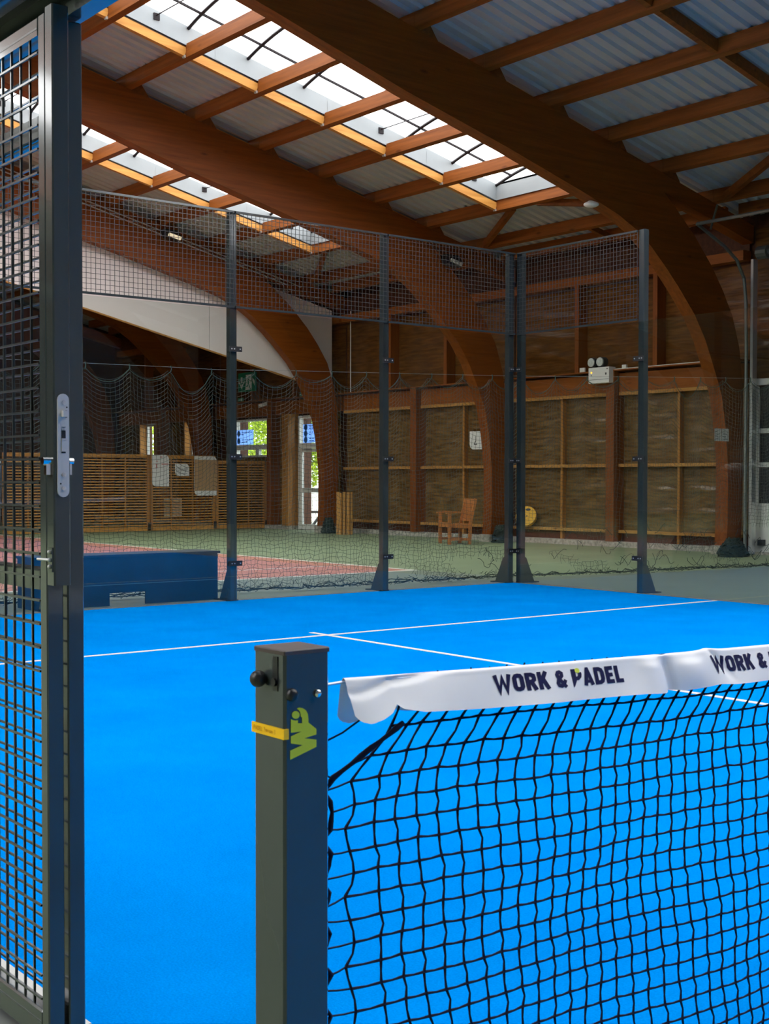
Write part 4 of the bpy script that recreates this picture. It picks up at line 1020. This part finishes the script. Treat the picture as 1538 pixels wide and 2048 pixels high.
MB().sphere((3.85, 11.3, 1.42), 0.205, 20, 10, (1, 1, 0.55)).build('lid', M['white_paint'], pp, smooth=True, label='pale domed lid')

# ------------------------------------------------------------------ garden chair
def garden_chair():
    t = thing('garden_chair', 'teak garden armchair standing by the insulated wall', 'chair', (16.16, 18.0, -0.014))
    F = Vector((-0.93, 0.36, 0)).normalized(); R = Vector((F.y, -F.x, 0)); o = Vector((16.16, 18.0, 0))
    P = lambda f, r, z: o+F*f+R*r+Vector((0, 0, z-0.014))
    for s in (-1, 1):
        MB().beam(P(0.22, 0.27*s, 0), P(0.22, 0.27*s, 0.60), 0.06, 0.06, F).build('leg', M['chair'], t)
        MB().beam(P(-0.20, 0.27*s, 0), P(-0.22, 0.27*s, 0.44), 0.06, 0.055, F).beam(P(-0.22, 0.27*s, 0.44), P(-0.33, 0.27*s, 0.90), 0.055, 0.05, F).build('leg', M['chair'], t)
        MB().beam(P(0.29, 0.27*s, 0.62), P(0.10, 0.27*s, 0.635), 0.075, 0.032).beam(P(0.10, 0.27*s, 0.635), P(-0.25, 0.27*s, 0.615), 0.065, 0.030).build('armrest', M['chair'], t)
        MB().beam(P(0.19, 0.27*s, 0.10), P(-0.17, 0.27*s, 0.10), 0.03, 0.05).build('stretcher', M['chair'], t)
        MB().beam(P(0.19, 0.27*s, 0.37), P(-0.19, 0.27*s, 0.35), 0.03, 0.07).build('side_rail', M['chair'], t)
    MB().beam(P(0.22, -0.25, 0.37), P(0.22, 0.25, 0.37), 0.035, 0.07).build('front_rail', M['chair'], t)
    MB().beam(P(0.0, -0.25, 0.10), P(0.0, 0.25, 0.10), 0.03, 0.05).build('stretcher', M['chair'], t)
    for k in range(6):
        f = 0.22-0.078*k; z = 0.42-0.025*sin(pi*min(1, (k+0.3)/6))-0.004*k
        MB().beam(P(f, -0.27, z), P(f, 0.27, z), 0.062, 0.02).build('seat_slat', M['chair'], t)
    MB().beam(P(-0.315, -0.25, 0.85), P(-0.315, 0.25, 0.85), 0.035, 0.09).build('back_rail', M['chair'], t)
    MB().beam(P(-0.235, -0.25, 0.48), P(-0.235, 0.25, 0.48), 0.03, 0.05).build('back_rail', M['chair'], t)
    for k in range(7):
        r = -0.21+0.07*k; MB().beam(P(-0.237, r, 0.50), P(-0.312, r, 0.815), 0.042, 0.016, F).build('back_slat', M['chair'], t)
garden_chair()

# yellow disk leaning on the wall rail
dk = thing('yellow_disk', 'thick yellow disk with a grip hole leaning on the lower wall rail', 'disk', (17.8, 17.66, 0.31))
b = MB(); ax = Vector((-0.80, -0.42, 0.42)).normalized(); c0 = Vector((17.80, 17.66, 0.508))
u_ = ax.cross(Vector((0, 0, 1))).normalized(); v_ = u_.cross(ax)
b.cyl(c0-ax*0.04, c0+ax*0.04, 0.215, 28).build('body', M['disk'], dk)
cc = c0+ax*0.0405+v_*0.14+u_*-0.03
MB().poly([cc+u_*0.055*cos(t)+v_*0.028*sin(t) for t in [2*pi*i/14 for i in range(14)]]).build('grip_hole', M['bench_dark'], dk)
MB().poly([c0+ax*0.0405+u_*0.014*cos(t)+v_*0.014*sin(t)-u_*0.02 for t in [2*pi*i/10 for i in range(10)]]).build('center_hole', M['bench_dark'], dk)

# pole clad bin
lb = thing('pole_bin', 'bin clad in upright round wooden poles beside the third arch', 'bin', (17.12, 22.95, 0))
MB().cyl((17.12, 22.95, -0.012), (17.12, 22.95, 0.975), 0.125, 16).build('drum', M['black'], lb)
for k in range(10):
    a = 2*pi*k/10+0.2; MB().cyl((17.12+0.155*cos(a), 22.95+0.155*sin(a), -0.012), (17.12+0.155*cos(a), 22.95+0.155*sin(a), 0.965+0.012*sin(k*2.2)), 0.041+0.004*sin(k*1.9), 10).build('pole', M['log'], lb, smooth=False)

# bundles of net at the arch feet
def bundle(c, s, label):
    r_ = random.Random(int(c[1]*10)); b = MB()
    for k in range(70):
        pts = []; a = r_.uniform(0, 6.28); z = r_.uniform(0.02, s[2])
        w = 1-0.6*z/s[2]
        for q in range(7): pts.append((c[0]+s[0]*w*cos(a+q*0.5)*r_.uniform(0.7, 1), c[1]+s[1]*w*sin(a+q*0.5)*r_.uniform(0.7, 1), max(0.005, z+r_.uniform(-0.05, 0.05))))
        b.tube(pts, 0.02, 4)
    o = b.build('net_bundle', M['hem']); return tag(o, label, 'net bundle')
bundle((17.25, 17.85, 0), (0.22, 0.22, 0.30), 'dark green bundle of net heaped at the foot behind the corner post')
bundle((17.2, 23.7, 0), (0.20, 0.20, 0.32), 'dark green bundle of net beside the pole clad bin')
bundle((16.9, 11.9, 0), (0.35, 0.25, 0.26), 'dark green bundle of net heaped in front of the sectional door')

# ------------------------------------------------------------------ fittings on the wall and arches
em = thing('emergency_light', 'white emergency light box with two round lamps on the wall beam', 'emergency light', (17.8, 15.53, 3.10))
MB().cbox(17.60, 17.79, 15.27, 15.79, 3.10, 3.40, 0.006).build('case', M['white_paint'], em)
MB().box(17.597, 17.602, 15.27, 15.79, 3.165, 3.172).build('seam', M['steel'], em)
for y in (15.71, 15.49):
    h_ = MB().cyl((17.66, y, 3.40), (17.66, y, 3.43), 0.02, 8).cyl((17.60, y, 3.50), (17.72, y, 3.50), 0.098, 14).build('lamp', M['black'], em)
    MB().cyl((17.58, y, 3.50), (17.602, y, 3.50), 0.085, 12).build('lens', M['lamp_glass'], h_)
MB().cyl((17.592, 15.71, 3.305), (17.602, 15.71, 3.305), 0.018, 8).build('indicator', M['amber'], em)
MB().cyl((17.592, 15.71, 3.25), (17.602, 15.71, 3.25), 0.010, 8).box(17.594, 17.602, 15.33, 15.36, 3.25, 3.29).box(17.594, 17.602, 15.30, 15.325, 3.35, 3.37).build('switch', M['black'], em)
cdu = thing('conduit', 'thin white conduit on the ledge beside the emergency light', 'conduit', (17.85, 14.2, 3.36))
MB().box(17.72, 17.75, 12.9, 15.26, 3.346, 3.358).build('duct', M['white_paint'], cdu); MB().box(17.715, 17.757, 14.95, 15.05, 3.346, 3.42).build('junction_box', M['white_paint'], cdu)
jb = MB().box(17.72, 17.755, 16.0, 16.13, 3.346, 3.43).build('junction_box', M['white_paint']); tag(jb, 'small white junction box on the ledge beyond the emergency light', 'junction box')
# clock like white sign
sg = thing('wall_sign', 'white card with two rounded corners on the wall above the garden chair', 'sign', (17.96, 19.3, 1.9))
def leaf_x(y0, y1, z0, z1, r, x0, x1, n=6):
    p_ = [(y1, z1)]+[(y0+r-r*sin(a), z1-r+r*cos(a)) for a in [pi/2*i/n for i in range(n+1)]]+[(y0, z0)]+[(y1-r+r*sin(a), z0+r-r*cos(a)) for a in [pi/2*i/n for i in range(n+1)]]
    return MB().prism(p_, 'x', x0, x1)
leaf_x(19.10, 19.50, 1.91, 2.30, 0.12, 17.90, 17.91).build('card', M['paper'], sg)
b = MB(); strokes(b, [(19.36, 2.02), (19.30, 2.10), (19.30, 2.20)], 0.02, lambda a, c: (17.898, a, c)); strokes(b, [(19.26, 2.02), (19.36, 2.02)], 0.02, lambda a, c: (17.898, a, c)); b.build('figure', M['bench_dark'], sg)
# notice on the leg of arch one
nn = thing('paper_notice', 'pair of white printed sheets on the leg of the nearest arch', 'notice', (17.1, 12.28, 1.9))
for x0, x1 in ((16.90, 17.085), (17.10, 17.29)):
    s_ = MB().box(x0, x1, 12.288, 12.292, 1.915, 2.125).build('sheet', M['paper'], nn)
    b = MB()
    for k in range(4): b.box(x0+0.02, x0+(0.15, 0.11, 0.14, 0.08)[k], 12.286, 12.2878, 1.945+k*0.042, 1.952+k*0.042)
    b.build('print', M['bench_dark'], s_)
# floodlights
def flood(x, y, z, label, mat):
    t = thing('floodlight', label, 'floodlight', (x, y, z))
    MB().prism([(x-0.20, z+0.02), (x+0.12, z+0.02), (x+0.22, z-0.10), (x+0.18, z-0.21), (x-0.14, z-0.15)], 'y', y-0.204, y).build('housing', M['black'], t)
    MB().prism([(x-0.10, z-0.06), (x+0.20, z-0.12), (x+0.17, z-0.19), (x-0.12, z-0.12)], 'y', y-0.235, y-0.205).build('glass', mat, t)
    MB().box(x-0.02, x+0.02, y-0.1, y+0.075, z-0.02, z+0.015).build('bracket', M['black'], t)
    return t
flood(13.02, 23.88, 6.64, 'floodlight with a pale glowing face on the third arch', M['flood'])
flood(16.05, 18.12, 5.66, 'unlit floodlight on the middle arch above the court corner', M['lamp_glass'])
sm = thing('smoke_detector', 'white oval smoke detector under the nearest arch', 'detector', (14.0, 12.42, 5.5))
MB().sphere((14.0, 12.42, 5.505), 0.12, 18, 8, (1, 1, 0.38)).build('body', M['white_paint'], sm, smooth=True)
MB().cyl((14.02, 12.42, 5.54), (14.02, 12.42, 5.575), 0.07, 12).build('base', M['white_paint'], sm)
# conduits along the third arch
cp = thing('conduit', 'pair of grey conduits running down the third arch', 'conduit', (14, 23.95, 6))
for dz in (-0.12, -0.20):
    MB().tube([(9.0, 23.975, zt(9.0)+dz), (16.2, 23.975, zt(16.4)+dz)], 0.014, 6).build('pipe', M['galv'], cp)
MB().tube([(16.2, 23.975, zt(16.2)-0.16), (16.6, 23.975, zt(16.6)-0.18)], 0.010, 6).build('pipe', M['galv'], cp)
wc = MB().tube([(17.88, 23.74, 5.3), (17.88, 23.74, 3.35)], 0.012, 6).build('cable', M['white_paint']); tag(wc, 'thin white vertical cable at the edge of the gable panel', 'cable')

# exit signs
ex = thing('exit_sign', 'large green emergency exit sign with arrow and running figure', 'exit sign', (17.76, 28.13, 3.6))
MB().box(17.74, 17.78, 27.72, 28.55, 3.60, 4.10).build('board', M['sign_green'], ex)
xf = 17.737; ym = lambda a: 28.55-0.83*a; zm = lambda c: 3.60+0.50*c
b = MB()
E_ = lambda pts: b.poly([(xf, ym(a), zm(c)) for a, c in pts])
E_([(0.15, 0.78), (0.25, 0.78), (0.25, 0.46), (0.15, 0.46)]); E_([(0.03, 0.62), (0.12, 0.46), (0.12, 0.38), (0.03, 0.45)]); E_([(0.37, 0.62), (0.28, 0.46), (0.28, 0.38), (0.37, 0.45)]); E_([(0.08, 0.40), (0.32, 0.40), (0.20, 0.14)])
E_([(0.45, 0.88), (0.78, 0.88), (0.78, 0.08), (0.45, 0.08)]); E_([(0.84, 0.70), (0.97, 0.52), (0.97, 0.26), (0.84, 0.55)])
b.build('pictogram', M['sign_white'], ex)
b = MB(); gf = lambda a, c: (xf-0.002, ym(a), zm(c))
fillpoly(b, [(0.65+0.035*cos(t), 0.76+0.055*sin(t)) for t in [2*pi*i/10 for i in range(10)]], gf)
strokes(b, [(0.62, 0.66), (0.60, 0.40)], 0.07, gf); strokes(b, [(0.62, 0.64), (0.54, 0.56), (0.50, 0.44)], 0.035, gf); strokes(b, [(0.63, 0.64), (0.71, 0.54), (0.78, 0.54)], 0.035, gf)
strokes(b, [(0.61, 0.42), (0.66, 0.28), (0.72, 0.10)], 0.05, gf); strokes(b, [(0.60, 0.42), (0.56, 0.28), (0.46, 0.28)], 0.05, gf)
b.build('running_figure', M['sign_green'], ex)
for y0, y1, z, lab in ((28.47, 28.70, 3.345, 'small green exit sign under the large exit sign on the ledge'), (25.60, 25.80, 3.345, 'small green exit sign on the ledge beside the third arch')):
    t = thing('exit_sign', lab, 'exit sign', (17.83, (y0+y1)/2, z))
    MB().box(17.82, 17.85, y0, y1, z, z+0.11).build('board', M['sign_green'], t)
    b = MB().box(17.816, 17.819, y0+0.02, y0+0.09, z+0.02, z+0.09).box(17.816, 17.819, y0+0.13, y0+0.19, z+0.045, z+0.065)
    b.build('pictogram', M['sign_white'], t)
lt = MB().beam((17.82, 27.12, 3.27), (17.82, 27.66, 3.19), 0.06, 0.08).build('batten_light', M['white_paint']); tag(lt, 'pale tilted batten light on the beam above the daylit window', 'light')

# ------------------------------------------------------------------ outdoors beyond the door and windows
og = MB().box(18.41, 60, 5, 70, -0.30, -0.06).build('ground_lawn', M['outside_floor'], None, kind='structure'); tag(og, 'sunlit paving outside the hall door', 'ground')
fw = thing('garden_wall', 'bright white low wall outside the glazed door', 'wall', (23.0, 36, -0.06))
MB().box(23.6, 23.8, 28.0, 46, -0.06, 0.95).build('wall_panel', pbr('white_render', (0.80, 0.78, 0.74), 0.8), fw)
ob = thing('picnic_bench', 'dark bench outside the glazed door', 'bench', (21.0, 29.2, -0.06))
MB().box(20.8, 21.3, 28.5, 29.7, 0.30, 0.36).build('seat', M['bench_dark'], ob)
for yy in (28.6, 29.5): MB().beam((20.85, yy, -0.06), (21.2, yy, 0.30), 0.06, 0.06).build('leg', M['bench_dark'], ob)
MB().beam((21.3, 28.5, 0.42), (21.75, 29.7, 0.62), 0.3, 0.05).build('backrest', M['bench_dark'], ob)
rt_ = random.Random(3)
def tree(x, y, h, r, mat, label, n):
    t = thing('tree', label, 'tree', (x, y, -0.06), group='trees outside the hall')
    MB().tube([(x, y, -0.08), (x+0.1, y-0.1, h*0.3), (x-0.1, y+0.15, h*0.6)], 0.12, 8, True, [0.16, 0.12, 0.06]).build('trunk', M['bark'], t, smooth=True)
    b = MB()
    for k in range(9):
        a = rt_.uniform(0, 6.28); z = rt_.uniform(h*0.15, h*0.45)
        b.tube([(x, y, z), (x+r*0.4*cos(a), y+r*0.4*sin(a), z+0.6), (x+r*0.7*cos(a), y+r*0.7*sin(a), z+0.9)], 0.03, 5, True, [0.05, 0.03, 0.015])
    b.build('branch', M['bark'], t)
    b = MB(); blobs = [(rt_.gauss(0, r*0.45), rt_.gauss(0, r*0.45), rt_.uniform(0.16, 0.95)*h, rt_.uniform(0.3, 0.6)*r) for _ in range(26)]
    for k in range(n):
        bx_, by_, bz_, br = rt_.choice(blobs)
        d = Vector((rt_.gauss(0, 1), rt_.gauss(0, 1), rt_.gauss(0, 1))).normalized()*br*rt_.uniform(0.6, 1.0)
        c = Vector((x+bx_, y+by_, bz_))+d
        if c.z < 0.25: continue
        u = Vector((rt_.gauss(0, 1), rt_.gauss(0, 1), rt_.gauss(0, 1))).normalized(); w = u.orthogonal().normalized(); s = rt_.uniform(0.06, 0.14)
        b.poly([c+u*s, c+w*s*0.5, c-u*s, c-w*s*0.5])
    b.build('foliage', mat, t, kind='stuff')
tree(26.8, 38.6, 5.2, 2.1, M['leaf_a'], 'bushy light green tree seen through the glazed door', 10000)
tree(31.0, 48.5, 6.2, 2.7, M['leaf_a'], 'tall light green tree seen through the window above the screens', 10000)
tree(32.5, 42.0, 4.6, 2.0, M['leaf_b'], 'darker green tree standing behind the bushy one outside the door', 8000)
tree(24.5, 51.0, 5.4, 2.2, M['leaf_a'], 'light green tree seen through the deep narrow windows', 8000)
